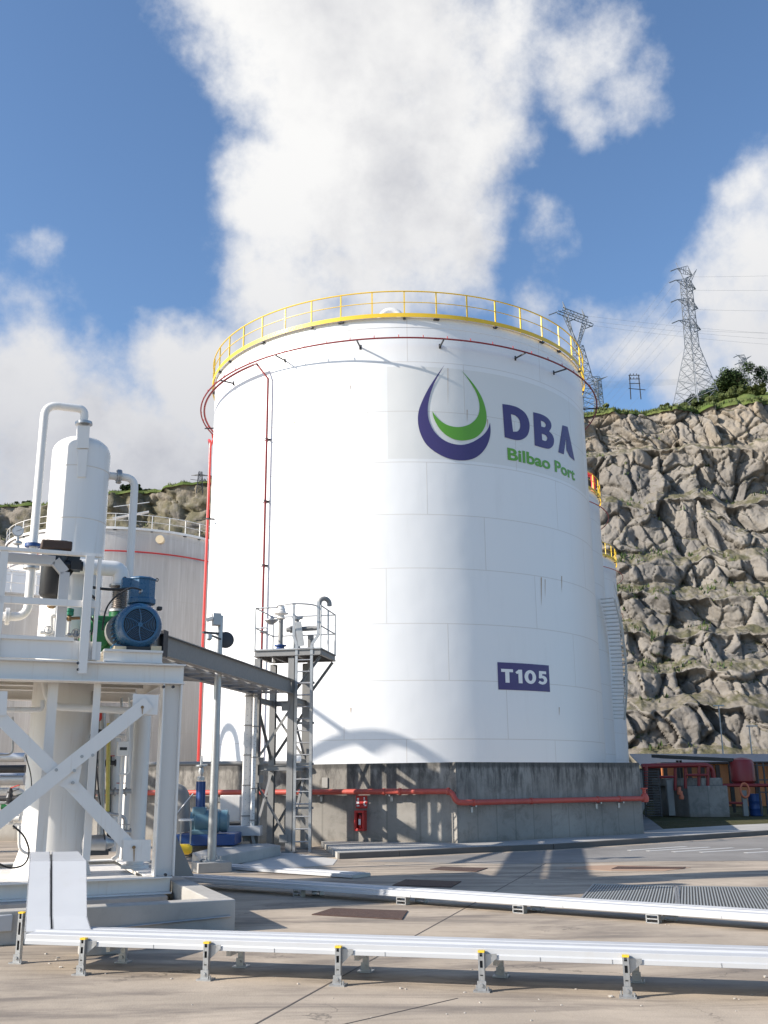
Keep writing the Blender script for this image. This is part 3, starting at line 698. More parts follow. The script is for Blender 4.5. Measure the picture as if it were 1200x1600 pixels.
decal('letter', [[cp(*p) for p in zp(Al)]], 'purple', tk, label='purple letter A')
def textcurve(s, bold):
    cu = bpy.data.curves.new('txt', 'FONT'); cu.body = s; cu.size = 1; cu.offset = bold; cu.fill_mode = 'FRONT' if False else 'BOTH'; cu.resolution_u = 6; return cu
q0 = cp(793.5, 717.5); q1 = cp(898.5, 749); qt = cp(794, 699)
zb_ = (q0[1]+q1[1])/2
wrapcurve('lettering', textcurve('Bilbao Port', .028), 'lgreen', tk, .016, 'green lettering below the large letters', fit=(q0[0], q1[0], q0[1], qt[1], (0, .73)))
pc = [cp(777.5, 1035.5), cp(858.5, 1039), cp(858.5, 1081), cp(778.5, 1077.5)]
x0 = (pc[0][0]+pc[3][0])/2; x1 = (pc[1][0]+pc[2][0])/2; zt_ = (pc[0][1]+pc[1][1])/2; zb_ = (pc[2][1]+pc[3][1])/2
npl = decal('number_plate', [[(x0, zb_), (x1, zb_), (x1, zt_), (x0, zt_)]], 'purple', tk)
G_ = {'T': ([[(0, 1), (.66, 1), (.66, .78), (.445, .78), (.445, 0), (.215, 0), (.215, .78), (0, .78)]], .66),
 '1': ([[(.0, .80), (.20, 1), (.40, 1), (.40, 0), (.17, 0), (.17, .72), (.09, .66)]], .40),
 '0': ([[(.36+.36*math.cos(k*math.pi/16), .5+.51*math.sin(k*math.pi/16)) for k in range(32)], [(.36+.135*math.cos(k*math.pi/12), .5+.29*math.sin(k*math.pi/12)) for k in range(24)]], .72),
 '5': ([[(.08, 1), (.56, 1), (.56, .79), (.29, .79), (.28, .665), (.38, .66), (.50, .60), (.58, .50), (.61, .35), (.57, .18), (.46, .05), (.30, -.01), (.13, .02), (.0, .11), (.10, .28), (.20, .21), (.30, .19), (.37, .23), (.39, .33), (.35, .43), (.27, .47), (.18, .46), (.13, .43), (.05, .47)]], .61)}
wd_ = [G_[c_][1] for c_ in 'T105']; gp2 = .13; tot_ = sum(wd_)+gp2*3; xx = x0+.14; kx = (x1-x0-.28)/tot_; yy0 = zb_+.26; ky = (zt_-.24-yy0)
for c_ in 'T105':
    decal('character', [[(xx+a*kx, yy0+b*ky) for a, b in o_] for o_ in G_[c_][0]], 'wlettering', npl, .022); xx += (G_[c_][1]+gp2)*kx

M['ruststain'] = simple('rust_run', (.42, .30, .20), .8, var=.2, scale=6)
for (x, y, w_, h_) in [(846, 902, 1.6, 46), (852, 905, .9, 30), (548, 1106, 1.8, 9), (460, 659, 5, 2), (878, 900, 1.2, 26), (762, 655, 1.2, 14), (547, 602, 1.2, 8), (874, 1105, 1.2, 14), (700, 575, .8, 60), (405, 675, 2, 2), (730, 640, 1, 20)]:
    decal('rust_mark', [[cp(x-w_/2, y), cp(x+w_/2, y), cp(x+w_*.3, y+h_*.6), cp(x+w_*.08, y+h_), cp(x-w_*.2, y+h_*.7)]], 'ruststain', tk, .006)
# the row of tanks behind, and the weathered one at left
tA = thing('storage_tank', 'white storage tank with spiral stair, just behind the big tank', 'storage tank', (5.8, 65.7, 0), 'large storage tanks of the terminal')
build_tank(tA, 'tankplain', 'yellow', (5.8, 65.7))
part('cooling_ring', MB().tube(ringpts(0, 357, RZ, CR+.55, 3, (5.8, 65.7)), .034, 6, closed=True), 'red', tA)
tB = copytree(tA, loc=(11.4, 86, 0), label='third white storage tank of the row, its yellow rail showing at mid height')
tC = copytree(tA, loc=(16.2, 106.8, 0), label='farthest white storage tank, a sliver showing before the cliff')
# red pipe loops and stair on tank A
cA = (5.8, 65.7)
def ca(px, py, r): th, z = cylhit(px, py, cA[0], cA[1], r); return th, z
lp = MB()
pp = [atY(p[0], p[1], 62) for p in ((916, 742), (925, 742), (928, 755), (927, 770), (920, 779), (915, 779))]
part('pipe_loop', lp.tube(bend(pp, .3), .16, 10), 'red', tA); lp = MB()
pp = [atY(p[0], p[1], 62) for p in ((920, 849), (930, 849), (933, 915), (929, 919), (926, 915))]
lp.tube(bend(pp, .25), .10, 10)
part('pipe_loop', lp, 'red', tA)
stp = part('spiral_stair', MB(), 'galv', tA) if False else None
st = MB(); rail1 = []; rail2 = []; N = 32
for i in range(N):
    t = i/(N-1); px = 932+t*33; py = 918+t*158
    a_ = R(62+ t*56); rr = CR+.12
    P = T(60+t*32, 0, 1, (0, 0)); z = 12.4-(t*7.0)
    rr0, rr1 = CR+.1, CR+1.0
    if 0 <= i: pass
    st.box(T(60+t*32, z, (rr0+rr1)/2, cA), (rr1-rr0, .26, .05), T(60+t*32, 0, 1, (0, 0)))
    rail1.append(T(60+t*32, z+1.0, rr1, cA)); rail2.append(T(60+t*32, z-.1, rr1, cA))
st.tube(rail1, .03, 6); st.tube(rail2, .07, 6)
for i in range(0, N, 5): st.cyl(rail2[i], rail1[i], .022, 6)
part('spiral_stair', st, 'white', tA)

cG = (-20.6, 77.0)
tG = thing('storage_tank', 'weathered grey tank with white railing at left behind the pressure vessel', 'storage tank', (*cG, 0), 'large storage tanks of the terminal')
GT = 19.0
build_tank(tG, 'tankgrey', 'white', cG, top=GT)
part('cooling_ring', MB().tube(ringpts(0, 357, GT-1.7, CR+.5, 3, cG), .06, 6, closed=True), 'red', tG)
g = atY(251, 844, cG[1]-CR+.5)
part('roof_hatch', MB().cyl(g+Vector((0, -.3, -.0)), g+Vector((0, .1, 0)), .3, 20), 'wood', tG)
g = atY(195, 812, cG[1]-CR+3); part('roof_stair', MB().box(g+Vector((.3, 0, .6)), (.05, .05, 1.2)).bar(g+Vector((-.9, 0, .1)), g+Vector((1.6, .6, .75)), .5, .06).bar(g+Vector((-.9, 0, 1.0)), g+Vector((1.6, .6, 1.5)), .05, .05), 'white', tG)
# smaller tanks at far left
def smalltank(px, py_top, Y, r, mat, label):
    P = atY(px, py_top, Y-r); t = thing('storage_tank', label, 'storage tank', (P.x, Y, 0), 'large storage tanks of the terminal')
    c = (P.x, Y); top = P.z
    part('shell', MB().lathe((*c, 0), [(r, 0), (r, top), (r+.05, top), (r+.05, top+.08)], 96, caps=False), mat, t)
    part('roof', MB().lathe((*c, 0), [(r, top+.07), (r*.5, top+.5), (.01, top+.8)], 48, caps=False), mat, t)
    rl = part('railing', MB().tube(ringpts(0, 354, top+1.1, r, 6, c), .03, 6, closed=True).tube(ringpts(0, 354, top+.55, r, 6, c), .025, 6, closed=True), 'white', t)
    for k in range(24): part('post', MB().cyl(T(k*15, top, r, c), T(k*15, top+1.1, r, c), .028, 6), 'white', rl)
    return t
smalltank(-65, 925, 50, 4.4, 'tankgrey', 'squat ribbed grey tank low at the left edge behind the platform rails')
smalltank(-75, 888, 62, 6.0, 'tankplain', 'plain white tank with white railing at the left edge behind the platform')

# ================================================================== CLIFF
def hash2(ix, iy, k):
    h = (ix.astype(np.int64)*374761393 + iy.astype(np.int64)*668265263 + k*1442695041) & 0xffffffff
    h = ((h ^ (h >> 13))*1274126177) & 0xffffffff; h = (h ^ (h >> 16)) & 0xffffff
    return h/float(0xffffff)
def vnoise(x, y, k):
    ix = np.floor(x); iy = np.floor(y); fx = x-ix; fy = y-iy; fx = fx*fx*(3-2*fx); fy = fy*fy*(3-2*fy)
    a = hash2(ix, iy, k); b = hash2(ix+1, iy, k); c = hash2(ix, iy+1, k); d_ = hash2(ix+1, iy+1, k)
    return (a*(1-fx)+b*fx)*(1-fy)+(c*(1-fx)+d_*fx)*fy
def fbm(x, y, k, o=4):
    s = 0; a = .5
    for i in range(o): s = s+a*vnoise(x, y, k+i*17); x = x*2.03+3.1; y = y*2.03+1.7; a *= .5
    return s-.5
def slabs(x, y, k, tilt, amp, crack=0.0):
    """Worley cells, every cell its own tilted plane: broken rock slabs"""
    ix = np.floor(x); iy = np.floor(y); best = np.full(x.shape, 1e9); sec = np.full(x.shape, 1e9); out = np.zeros(x.shape)
    for i in (-1, 0, 1):
        for j in (-1, 0, 1):
            cx = ix+i+hash2(ix+i, iy+j, k); cy = iy+j+hash2(ix+i, iy+j, k+1)
            dd = (x-cx)**2+(y-cy)**2
            val = (hash2(ix+i, iy+j, k+2)-.5)*amp+((hash2(ix+i, iy+j, k+3)-.68)*(x-cx)+(hash2(ix+i, iy+j, k+4)-.5)*(y-cy))*tilt
            mk = dd < best; out = np.where(mk, val, out); sec = np.where(mk, best, np.minimum(sec, dd)); best = np.where(mk, dd, best)
    return out-crack*np.exp(-(np.sqrt(sec)-np.sqrt(best))/.05)
PATH = [(170, 90), (110, 106), (75, 116), (45, 122), (20, 128), (-10, 140), (-35, 152), (-75, 160), (-140, 158), (-260, 120)]
TOPF = [1.03, 1.01, 1.0, .99, 1.0, .98, .95, .91, .86, .8]
PROF = [(0, -1), (0, 2.5), (4.5, 5.4), (5.6, 10), (9, 12), (10.2, 15), (13.5, 17), (14.9, 21), (18.5, 23.2), (20, 27.5), (24, 30), (25, 33.2), (29.5, 36), (32.5, 45), (36, 47.2), (38.6, 56), (41.6, 57.8), (44, 65.5)]
def cliff(name, s0, s1, ds, dt):
    P = np.array(PATH, float); seg = np.hypot(*np.diff(P, axis=0).T); cum = np.concatenate([[0], np.cumsum(seg)])
    s = np.arange(s0, min(s1, cum[-1]), ds)
    bx = np.interp(s, cum, P[:, 0]); by = np.interp(s, cum, P[:, 1]); tf = np.interp(s, cum, TOPF)
    tx = np.gradient(np.convolve(np.pad(bx, 30, mode='edge'), np.ones(61)/61, 'valid')); ty = np.gradient(np.convolve(np.pad(by, 30, mode='edge'), np.ones(61)/61, 'valid'))
    L = np.hypot(tx, ty)+1e-9; nx, ny = ty/L, -tx/L
    flip = np.where(ny > 0, -1, 1); nx *= flip; ny *= flip         # outward normal, towards the yard
    pr = np.array(PROF, float); pl = np.hypot(*np.diff(pr, axis=0).T); pc_ = np.concatenate([[0], np.cumsum(pl)])
    t = np.arange(0, pc_[-1], dt); po = np.interp(t, pc_, pr[:, 0]); pz = np.interp(t, pc_, pr[:, 1])
    slope = np.gradient(pz, t); face = np.clip((slope-.58)/.3, 0, 1); face = np.convolve(np.pad(face, 2, mode='edge'), np.ones(5)/5, 'valid')
    S, Z = np.meshgrid(s, pz); _, O = np.meshgrid(s, po); _, F = np.meshgrid(s, face)
    Z0 = Z.copy()
    wob = (fbm(S*.04, Z*0+1, 5, 3)*4.0+fbm(S*.2, Z*.12+1, 6, 4)*4.2)*np.clip(Z/20, 0, 1)*(1-np.clip((Z-56)/8, 0, 1))
    X = S+fbm(S*.09, Z*.09, 11, 3)*7+fbm(S*.6, Z*.6, 13, 2)*.4; Y = Z+fbm(S*.09+9, Z*.09, 12, 3)*6+fbm(S*.6+5, Z*.6, 14, 2)*.4
    xr = X*.87-Y*.49; yr = X*.49+Y*.87
    D = slabs(xr/7.0, yr/9.5, 21, 3.0, 2.4, .9)+slabs(xr/3.1, yr/4.4, 31, 2.3, 1.5, .55)*.95+slabs(xr/1.35, yr/1.7, 41, 1.1, .7, .3)*.6+slabs(X/.7, Y/.6, 55, .5, .3, .15)*.35+fbm(X*.12, Y*.12, 61, 3)*1.6+fbm(X*.9, Y*.9, 71, 3)*.3
    chute = np.clip(np.abs(fbm(xr*.11+5, yr*.035, 81, 3))*9, 0, 1); D = D-(1-chute)*1.5
    D = D*(.24+.76*F)
    zz = Z+wob+ (fbm(S*.3, Z*.3, 91, 4)*1.0)*(1-F)+fbm(S*1.4, Z, 95, 3)*.5*(1-F)
    O2 = O-D
    TF, _ = np.meshgrid(tf, pz)
    VX = np.interp(s, s, bx)[None, :]-nx[None, :]*O2; VY = by[None, :]-ny[None, :]*O2; VZ = zz*TF
    nt_, ns = VX.shape
    vs = np.stack([VX, VY, VZ], -1).reshape(-1, 3)
    i = np.arange(nt_-1)[:, None]*ns+np.arange(ns-1)[None, :]
    fs = np.stack([i, i+ns, i+ns+1, i+1], -1).reshape(-1, 4)
    me = bpy.data.meshes.new(name); me.vertices.add(len(vs)); me.vertices.foreach_set('co', vs.ravel().astype(np.float32))
    me.loops.add(len(fs)*4); me.loops.foreach_set('vertex_index', fs.ravel().astype(np.int32)); me.polygons.add(len(fs)); me.polygons.foreach_set('loop_start', np.arange(0, len(fs)*4, 4, dtype=np.int32))
    me.update(calc_edges=True); me.validate(); me.materials.append(M['rock'])
    o = bpy.data.objects.new(name, me); COL.objects.link(o); o['kind'] = 'structure'
    top = vs.reshape(nt_, ns, 3)[-1]
    return o, top, np.stack([nx, ny], -1)
TOPS = []
for (nm, s0, s1, ds, dt) in (('cliff', 78, 168, .17, .16), ('cliff', 167.8, 400, .5, .42), ('cliff', 0, 78.1, .6, .5)):
    o, top, nn = cliff(nm, s0, s1, ds, dt); TOPS.append((top, nn))
# grassy hilltop behind the crest
for top, nn in TOPS:
    step = max(1, len(top)//180); tp = top[::step]; n_ = nn[::step]
    vs = []; rows = [(-.55, -.35), (-.2, .25), (1.2, .75), (3, 1.0), (6, 1.5), (10, 1.9), (16, 2.6), (30, 4.2), (60, 7.5), (120, 9)]
    for k, (dback, dz) in enumerate(rows):
        for j, p in enumerate(tp):
            hx = p[0]
            hump = 0
            if hx > 40: hump = min(1, (hx-44)/22)*min(1, dback/25)*7.5 if hx > 44 else 0
            if hx < 0: hump = -2*min(1, dback/30)
            q = (p[0]-n_[j][0]*dback, p[1]-n_[j][1]*dback, p[2]+dz+hump+.35*math.sin(hx*.9+k)*(k > 1))
            vs.append(q)
    nj = len(tp); fs = [(k*nj+j, k*nj+j+1, (k+1)*nj+j+1, (k+1)*nj+j) for k in range(len(rows)-1) for j in range(nj-1)]
    me = bpy.data.meshes.new('hilltop'); me.from_pydata(vs, [], fs); me.materials.append(M['grass']); me.polygons.foreach_set('use_smooth', [True]*len(fs))
    o = bpy.data.objects.new('hilltop', me); COL.objects.link(o); o['kind'] = 'structure'
# grass tufts: edge of the crest and on the benches
def tufts(name, spots, mat, h=(.3, .9), per=7, label=None):
    vs = []; fs = []
    for p in spots:
        for k in range(per):
            a = rnd.uniform(0, 6.28); hh = rnd.uniform(*h); wd = hh*rnd.uniform(.12, .3); b = Vector(p)+Vector((rnd.gauss(0, .25), rnd.gauss(0, .25), -.05))
            dv = Vector((math.cos(a), math.sin(a), 0)); tip = b+Vector((rnd.gauss(0, .3)*hh, rnd.gauss(0, .3)*hh, hh)); n = len(vs)
            vs += [b-dv*wd, b+dv*wd, tip]; fs.append((n, n+1, n+2))
    me = bpy.data.meshes.new(name); me.from_pydata([tuple(v) for v in vs], [], fs); me.materials.append(M[mat])
    o = bpy.data.objects.new(name, me); COL.objects.link(o); o['kind'] = 'stuff'; o['label'] = label; o['category'] = 'grass'; return o
sp = []
for top, nn in TOPS[:2]:
    for j, p in enumerate(top):
        if (p[0] > 20 or p[0] < -12):
            for k in range(4 if p[0] > 20 else 2):
                db = rnd.uniform(-.5, 6)**1.0; sp.append((p[0]-nn[j][0]*db+rnd.gauss(0, .2), p[1]-nn[j][1]*db, p[2]+(.35+db*.3 if db < 1 else .6+db*.14)-.1))
tufts('crest_grass', sp, 'leafl', (.2, .7), 8, 'rough green grass along the crest of the quarry face')
# bench vegetation, placed by reading the cliff meshes
sp = []; sd = []
for ob in [x for x in bpy.data.objects if x.name.startswith('cliff')][:2]:
    me = ob.data; n = len(me.polygons); nr = np.empty(n*3); ce = np.empty(n*3); me.polygons.foreach_get('normal', nr); me.polygons.foreach_get('center', ce)
    nr = nr.reshape(-1, 3); ce = ce.reshape(-1, 3); idx = np.where((np.abs(nr[:, 2]) > .72) & (ce[:, 2] > 5))[0]
    rs = np.random.RandomState(3); area = 1 if ob.name == 'cliff' else 7
    pick = idx[rs.rand(len(idx)) < .05*area]
    for i in pick:
        c = ce[i]
        if (c[0] < 18 and c[0] > -8): continue
        if vnoise(np.array([c[0]*.22]), np.array([c[2]*.3]), 7)[0] > .56: (sp if rnd.random() < .6 else sd).append(tuple(c))
tufts('bench_grass', sp[::2][:5000], 'leafl', (.2, .65), 4, 'patchy grass growing on the ledges of the quarry face')
tufts('bench_scrub', sd[::2][:4000], 'leafd', (.25, .9), 5, 'darker scrub on the ledges of the quarry face')

def bushmesh(name, n, rx, rz, leaf, mat, seed):
    r_ = random.Random(seed); vs = []; fs = []
    cl = [(Vector((r_.gauss(0, .5)*rx, r_.gauss(0, .5)*rx, r_.uniform(.15, 1)*rz)), r_.uniform(.25, .5)*rx) for _ in range(9)]
    for i in range(n):
        c, rr = cl[r_.randrange(len(cl))]; d_ = Vector((r_.gauss(0, 1), r_.gauss(0, 1), r_.gauss(0, 1))).normalized()
        p = c+d_*rr*r_.uniform(.5, 1.15)
        if p.z < 0: p.z = -p.z*.3
        a = Vector((r_.gauss(0, 1), r_.gauss(0, 1), r_.gauss(0, 1))).normalized(); b = a.orthogonal().normalized(); s_ = leaf*r_.uniform(.6, 1.4); k = len(vs)
        vs += [p-a*s_, p+b*s_*.6, p+a*s_, p-b*s_*.6]; fs.append((k, k+1, k+2, k+3))
    me = bpy.data.meshes.new(name); me.from_pydata([tuple(v) for v in vs], [], fs); me.materials.append(M[mat]); return me
bmA = [bushmesh('bush', 1500, 1.5, 2.0, .22, 'leafd', 1), bushmesh('bush', 1500, 1.6, 1.7, .22, 'leafl', 2), bushmesh('bush', 1200, 1.3, 2.4, .2, 'leafl', 5)]
top, nn = TOPS[0]
def crestpt(px, back):
    best = min(range(len(top)), key=lambda j: abs(px-(600+FPX*(Vector(top[j])-EYEV).dot(RT)/(Vector(top[j])-EYEV).dot(FW))))
    p = Vector(top[best]); n = Vector((nn[best][0], nn[best][1], 0)); q = p-n*back
    hump = min(1, (p.x-44)/22)*min(1, back/25)*7.5 if p.x > 44 else 0
    ks = [(-.55, -.35), (-.2, .25), (1.2, .75), (3, 1.0), (6, 1.5), (10, 1.9), (16, 2.6), (30, 4.2), (60, 7.5), (120, 9)]
    q.z = p.z+float(np.interp(back, [a for a, _ in ks], [b for _, b in ks]))+hump-.2; return q
rb_ = random.Random(3)
for i in range(44):
    px = rb_.uniform(925, 1215); bk = rb_.uniform(4, 22); q = crestpt(px, bk); s_ = rb_.uniform(.45, .95)
    o = bpy.data.objects.new('bush', bmA[i % 3]); COL.objects.link(o); o.location = q; o.scale = (s_*1.25, s_*1.25, s_*rb_.uniform(.7, 1.1)); o.rotation_euler.z = rb_.uniform(0, 6)
    props(o, 'leafy green bush on the grassy crest of the quarry', 'bush', 'bushes on the quarry crest')
for i in range(16):
    P = Vector(TOPS[1][0][rb_.randrange(84, len(TOPS[1][0])-60)]); s_ = rb_.uniform(.4, .9)
    if P.x > -14 or P.x < -85: continue
    o = bpy.data.objects.new('bush', bmA[i % 2]); COL.objects.link(o); o.location = P+Vector((0, 3, .8)); o.scale = (s_*1.8, s_*1.8, s_)
    props(o, 'low bush on the distant crest at left', 'bush', 'bushes on the left part of the crest')
# trees on the rise at right
def tree(px, back, h, wd, seed, label, mat='leafd'):
    q = crestpt(px, back); t = thing('tree', label, 'tree', q, 'trees on the rise above the quarry')
    r_ = random.Random(seed)
    tm = MB().tube([q, q+Vector((.1, 0, h*.4)), q+Vector((r_.uniform(-.3, .3), 0, h*.8))], [.22, .15, .06], 8)
    for k in range(6):
        a = r_.uniform(0, 6.28); z0 = h*r_.uniform(.25, .6); tm.tube([q+Vector((0, 0, z0)), q+Vector((math.cos(a)*wd*.5, math.sin(a)*wd*.5, z0+h*.2))], [.08, .03], 6)
    part('trunk', tm, 'bark', t)
    vs = []; fs = []
    cl = [(Vector((r_.gauss(0, .38)*wd, r_.gauss(0, .38)*wd, h*r_.uniform(.3, .95))), wd*r_.uniform(.18, .36)) for _ in range(14)]
    for i in range(5200):
        c, rr = cl[r_.randrange(14)]; d_ = Vector((r_.gauss(0, 1), r_.gauss(0, 1), r_.gauss(0, 1))).normalized(); p = q+c+d_*rr*r_.uniform(.4, 1.15)
        a = Vector((r_.gauss(0, 1), r_.gauss(0, 1), r_.gauss(0, 1))).normalized(); b = a.orthogonal().normalized(); s_ = .24*r_.uniform(.6, 1.4); k = len(vs)
        vs += [p-a*s_, p+b*s_*.6, p+a*s_, p-b*s_*.6]; fs.append((k, k+1, k+2, k+3))
    mb = MB(); mb.v = vs; mb.f = fs; part('crown', mb, mat, t, sharp=180)
for i, (px, bk, h, wd, lb) in enumerate([(945, 8, 2.6, 1.0, 'small bright young tree standing alone left on the grassy crest'), (1098, 38, 5.2, 4.4, 'dark round tree directly behind the big pylon legs'), (1128, 38, 5.6, 4.6, 'dark spreading tree just right of the big pylon'), (1146, 34, 5.0, 4.4, 'dark tree in the middle of the clump on the rise'),
    (1160, 40, 5.4, 4.6, 'tall dark tree beside the thin far mast'), (1182, 30, 6, 5.4, 'broad dark tree with rounded crown near the right edge'), (1205, 26, 6.2, 5.4, 'tree cut by the right edge of the view'), (1078, 44, 4, 2.8, 'low dark tree left of the big pylon legs')]):
    tree(px, bk, h, wd, 10+i, lb, 'leafl' if i == 0 or i == 5 else 'leafd')

# ------------------------------------------------------------------ pylons
M['pylon'] = simple('pylon_galvanised', (.19, .205, .23), .55, .2, var=.1)
def lattice(mb, c, w0, w1, z0, z1, n, r=.09, tw=0.0, knee=0):
    """square lattice column; c base centre, tw its turn about the vertical"""
    c = Vector(c); lv = [z0+(z1-z0)*(1-(1-k/n)**1.25) for k in range(n+1)]
    def cn(k, q):
        f_ = (lv[k]-z0)/(z1-z0); wd = w0+(w1-w0)*f_ if not knee else (w0+(w1*1.25-w0)*f_/knee if f_ < knee else w1*1.25-(w1*.25)*(f_-knee)/(1-knee)); a = tw+math.pi/4+q*math.pi/2; return c+Vector((math.cos(a)*wd*.7071, math.sin(a)*wd*.7071, lv[k]))
    for k in range(n):
        for q in range(4):
            a, b, a2, b2 = cn(k, q), cn(k+1, q), cn(k, (q+1) % 4), cn(k+1, (q+1) % 4)
            mb.bar(a, b, r*1.5, r*1.5); mb.bar(a, b2, r*.8, r*.8); mb.bar(a2, b, r*.8, r*.8)
            mb.bar(b, b2, r*.8, r*.8)
            if k < n/2: m_ = (a+b2+a2+b)/4; mb.bar((a+b)/2, m_, r*.5, r*.5); mb.bar((a2+b2)/2, m_, r*.5, r*.5)
    return mb
def crossarm(mb, c, ax, half, wd, h, r=.07, n=5):
    c = Vector(c); ax = Vector(ax).normalized(); sd = Vector((-ax.y, ax.x, 0))
    for s in (-1, 1):
        tip = c+ax*half*s
        for o_ in (-1, 1):
            A = c+sd*wd/2*o_; B = A+Vector((0, 0, h)); mb.bar(A, tip, r, r); mb.bar(B, tip, r, r)
            for k in range(1, n):
                t = k/n; mb.bar(A+(tip-A)*t, B+(tip-B)*(t-.5/n), r*.7, r*.7); mb.bar(A+(tip-A)*(t), B+(tip-B)*t, r*.7, r*.7)
    return mb
TIPS = {}
def pylon(key, px, py0, py1, Y, w0, w1, arms, label, n=11, r=.1, tw=.5, adir=(.8, .6, 0), grp_='electricity pylons above the quarry', knee=0):
    b = atY(px, py1, Y); t_ = atY(px, py0, Y); H = t_.z-b.z
    t = thing('electricity_pylon', label, 'pylon', b, grp_)
    part('mast', lattice(MB(), b, w0, w1, -2.0, H*.86, n, r*.85, tw, knee).tube([b+Vector((0, 0, H*.84)), b+Vector((-1.6, 0, H))], [.12, .05], 6).tube([b+Vector((.4, 0, H*.86)), b+Vector((2.4, 0, H*.95))], [.1, .05], 6).tube([b+Vector((.4, 0, H*.82)), b+Vector((2.4, 0, H*.95))], [.1, .05], 6), 'pylon', t)
    TIPS[key] = []
    for (f_, half) in arms:
        c = b+Vector((0, 0, H*f_)); part('crossarm', crossarm(MB(), c, adir, half, w1, H*.035, r*.7), 'pylon', t)
        ax = Vector(adir).normalized()
        for s in (-1, 1):
            tip = c+ax*half*s; TIPS[key].append(tip-Vector((0, 0, .3)))
            part('insulator', MB().tube([tip, tip+Vector((-1.6*1, -.6, -.9))], .11, 6), 'pylon', t)
    return t
pylon('a', 1090, 410, 632, 178, 7.2, 1.5, [(.93, 2.4), (.84, 3.1), (.70, 3.2), (.55, 3.4)], 'large lattice electricity pylon with stacked crossarms above the cliff', n=14, r=.10, knee=.5)
pylon('c', 936, 586, 632, 215, 1.6, 1.2, [(.9, 1.4), (.65, 1.4), (.4, 1.4)], 'narrow dark pylon just right of the delta pylon', n=8, r=.08)
pylon('d', 1166, 553, 615, 240, 2.2, 1.3, [(.93, 1.6), (.75, 1.4)], 'thin pale lattice mast rising behind the trees on the right', n=9, r=.09)
# delta pylon
b = atY(908, 640, 190); t_ = atY(893, 472, 190); H = t_.z-b.z
pd = thing('electricity_pylon', 'wide headed delta shaped pylon rising behind the tank railing', 'pylon', b, 'electricity pylons above the quarry')
hx = Vector((.8, .6, 0)).normalized()
dm = lattice(MB(), b, 6.5, 1.8, -3, H*.58, 9, .09, .4); part('mast', dm, 'pylon', pd)
wm = b+Vector((0, 0, H*.58)); hd = MB()
for s in (-1, 1):
    e = b+hx*(2.9*s)+Vector((0, 0, H*.84))
    for o_ in (-.6, .6):
        A = wm+Vector((0, o_, 0))+hx*.5*s; A2 = wm+Vector((0, o_, 0))-hx*.3*s
        hd.bar(A, e+hx*.5+Vector((0, o_, 0)), .14, .14); hd.bar(A2, e-hx*.7+Vector((0, o_, 0)), .12, .12)
        for k in range(1, 8):
            t = k/8; hd.bar(A+(e+hx*.5-A)*t, A2+(e-hx*.7-A2)*(t+.06), .07, .07); hd.bar(A+(e+hx*.5-A)*t, A2+(e-hx*.7-A2)*(t-.07), .07, .07)
    hd.tube([e+Vector((0, 0, H*.05)), e+Vector((-.5, 0, H*.13))], [.3, .05], 5)
part('head_frame', hd, 'pylon', pd)
bm_ = MB(); TIPS['b'] = []
zb0 = H*.84; zb1 = H*.89; Lh = 5.4
for o_ in (-.6, .6):
    for z in (zb0, zb1):
        LL = Lh if z == zb0 else Lh*.72
        bm_.bar(b+hx*-LL+Vector((0, o_, z)), b+hx*LL+Vector((0, o_, z)), .12, .12)
    for k in range(-5, 5):
        bm_.bar(b+hx*k+Vector((0, o_, zb0)), b+hx*(k+.5)+Vector((0, o_, zb1 if abs(k) < 4 else zb0+.2)), .07, .07); bm_.bar(b+hx*(k+1)+Vector((0, o_, zb0)), b+hx*(k+.5)+Vector((0, o_, zb1 if abs(k) < 4 else zb0+.2)), .07, .07)
part('crossarm', bm_, 'pylon', pd)
for k in (-1, 0, 1):
    tip = b+hx*(Lh*k)+Vector((0, 0, zb0)); TIPS['b'].append(tip); part('insulator', MB().tube([tip, tip+Vector((-2, -1, -1.2))], .11, 6), 'pylon', pd)
# H-frame switch tower
b = atY(993, 616, 175); t_ = atY(993, 587, 175); H = t_.z-b.z+.2
ph = thing('electricity_pylon', 'small double pole frame carrying short insulators, mid crest', 'pylon', b, 'electricity pylons above the quarry')
fm_ = MB()
for s in (-1, 1): fm_.bar(b+Vector((s*.95, 0, -1)), b+Vector((s*.85, 0, H)), .16, .16)
for z in (.55, .78, .97): fm_.bar(b+Vector((-1.05, 0, H*z)), b+Vector((1.05, 0, H*z)), .1, .12)
fm_.bar(b+Vector((-1.2, 0, H*.3)), b+Vector((1.9, 0, H*.22)), .1, .12)
part('frame', fm_, 'darksteel', ph)
for z in (.78, .97):
    for k in (-.7, -.1, .5): part('insulator', MB().cyl(b+Vector((k, 0, H*z)), b+Vector((k, 0, H*z+.35)), .08, 8), 'darksteel', ph)
# left distant one
b = atY(312, 764, 178); pl_ = thing('electricity_pylon', 'small pylon head peeking over the left crest beside the big tank', 'pylon', b, 'electricity pylons above the quarry')
part('mast', lattice(MB(), b, 1.2, .6, -1, 3.3, 5, .06, .3), 'darksteel', pl_)
part('crossarm', crossarm(MB(), b+Vector((0, 0, 2.6)), (1, -.3, -.12), 1.9, .5, .25, .06, 4).bar(b+Vector((-1.8, 0, 1.9)), b+Vector((1.5, 0, 1.4)), .08, .08), 'darksteel', pl_)
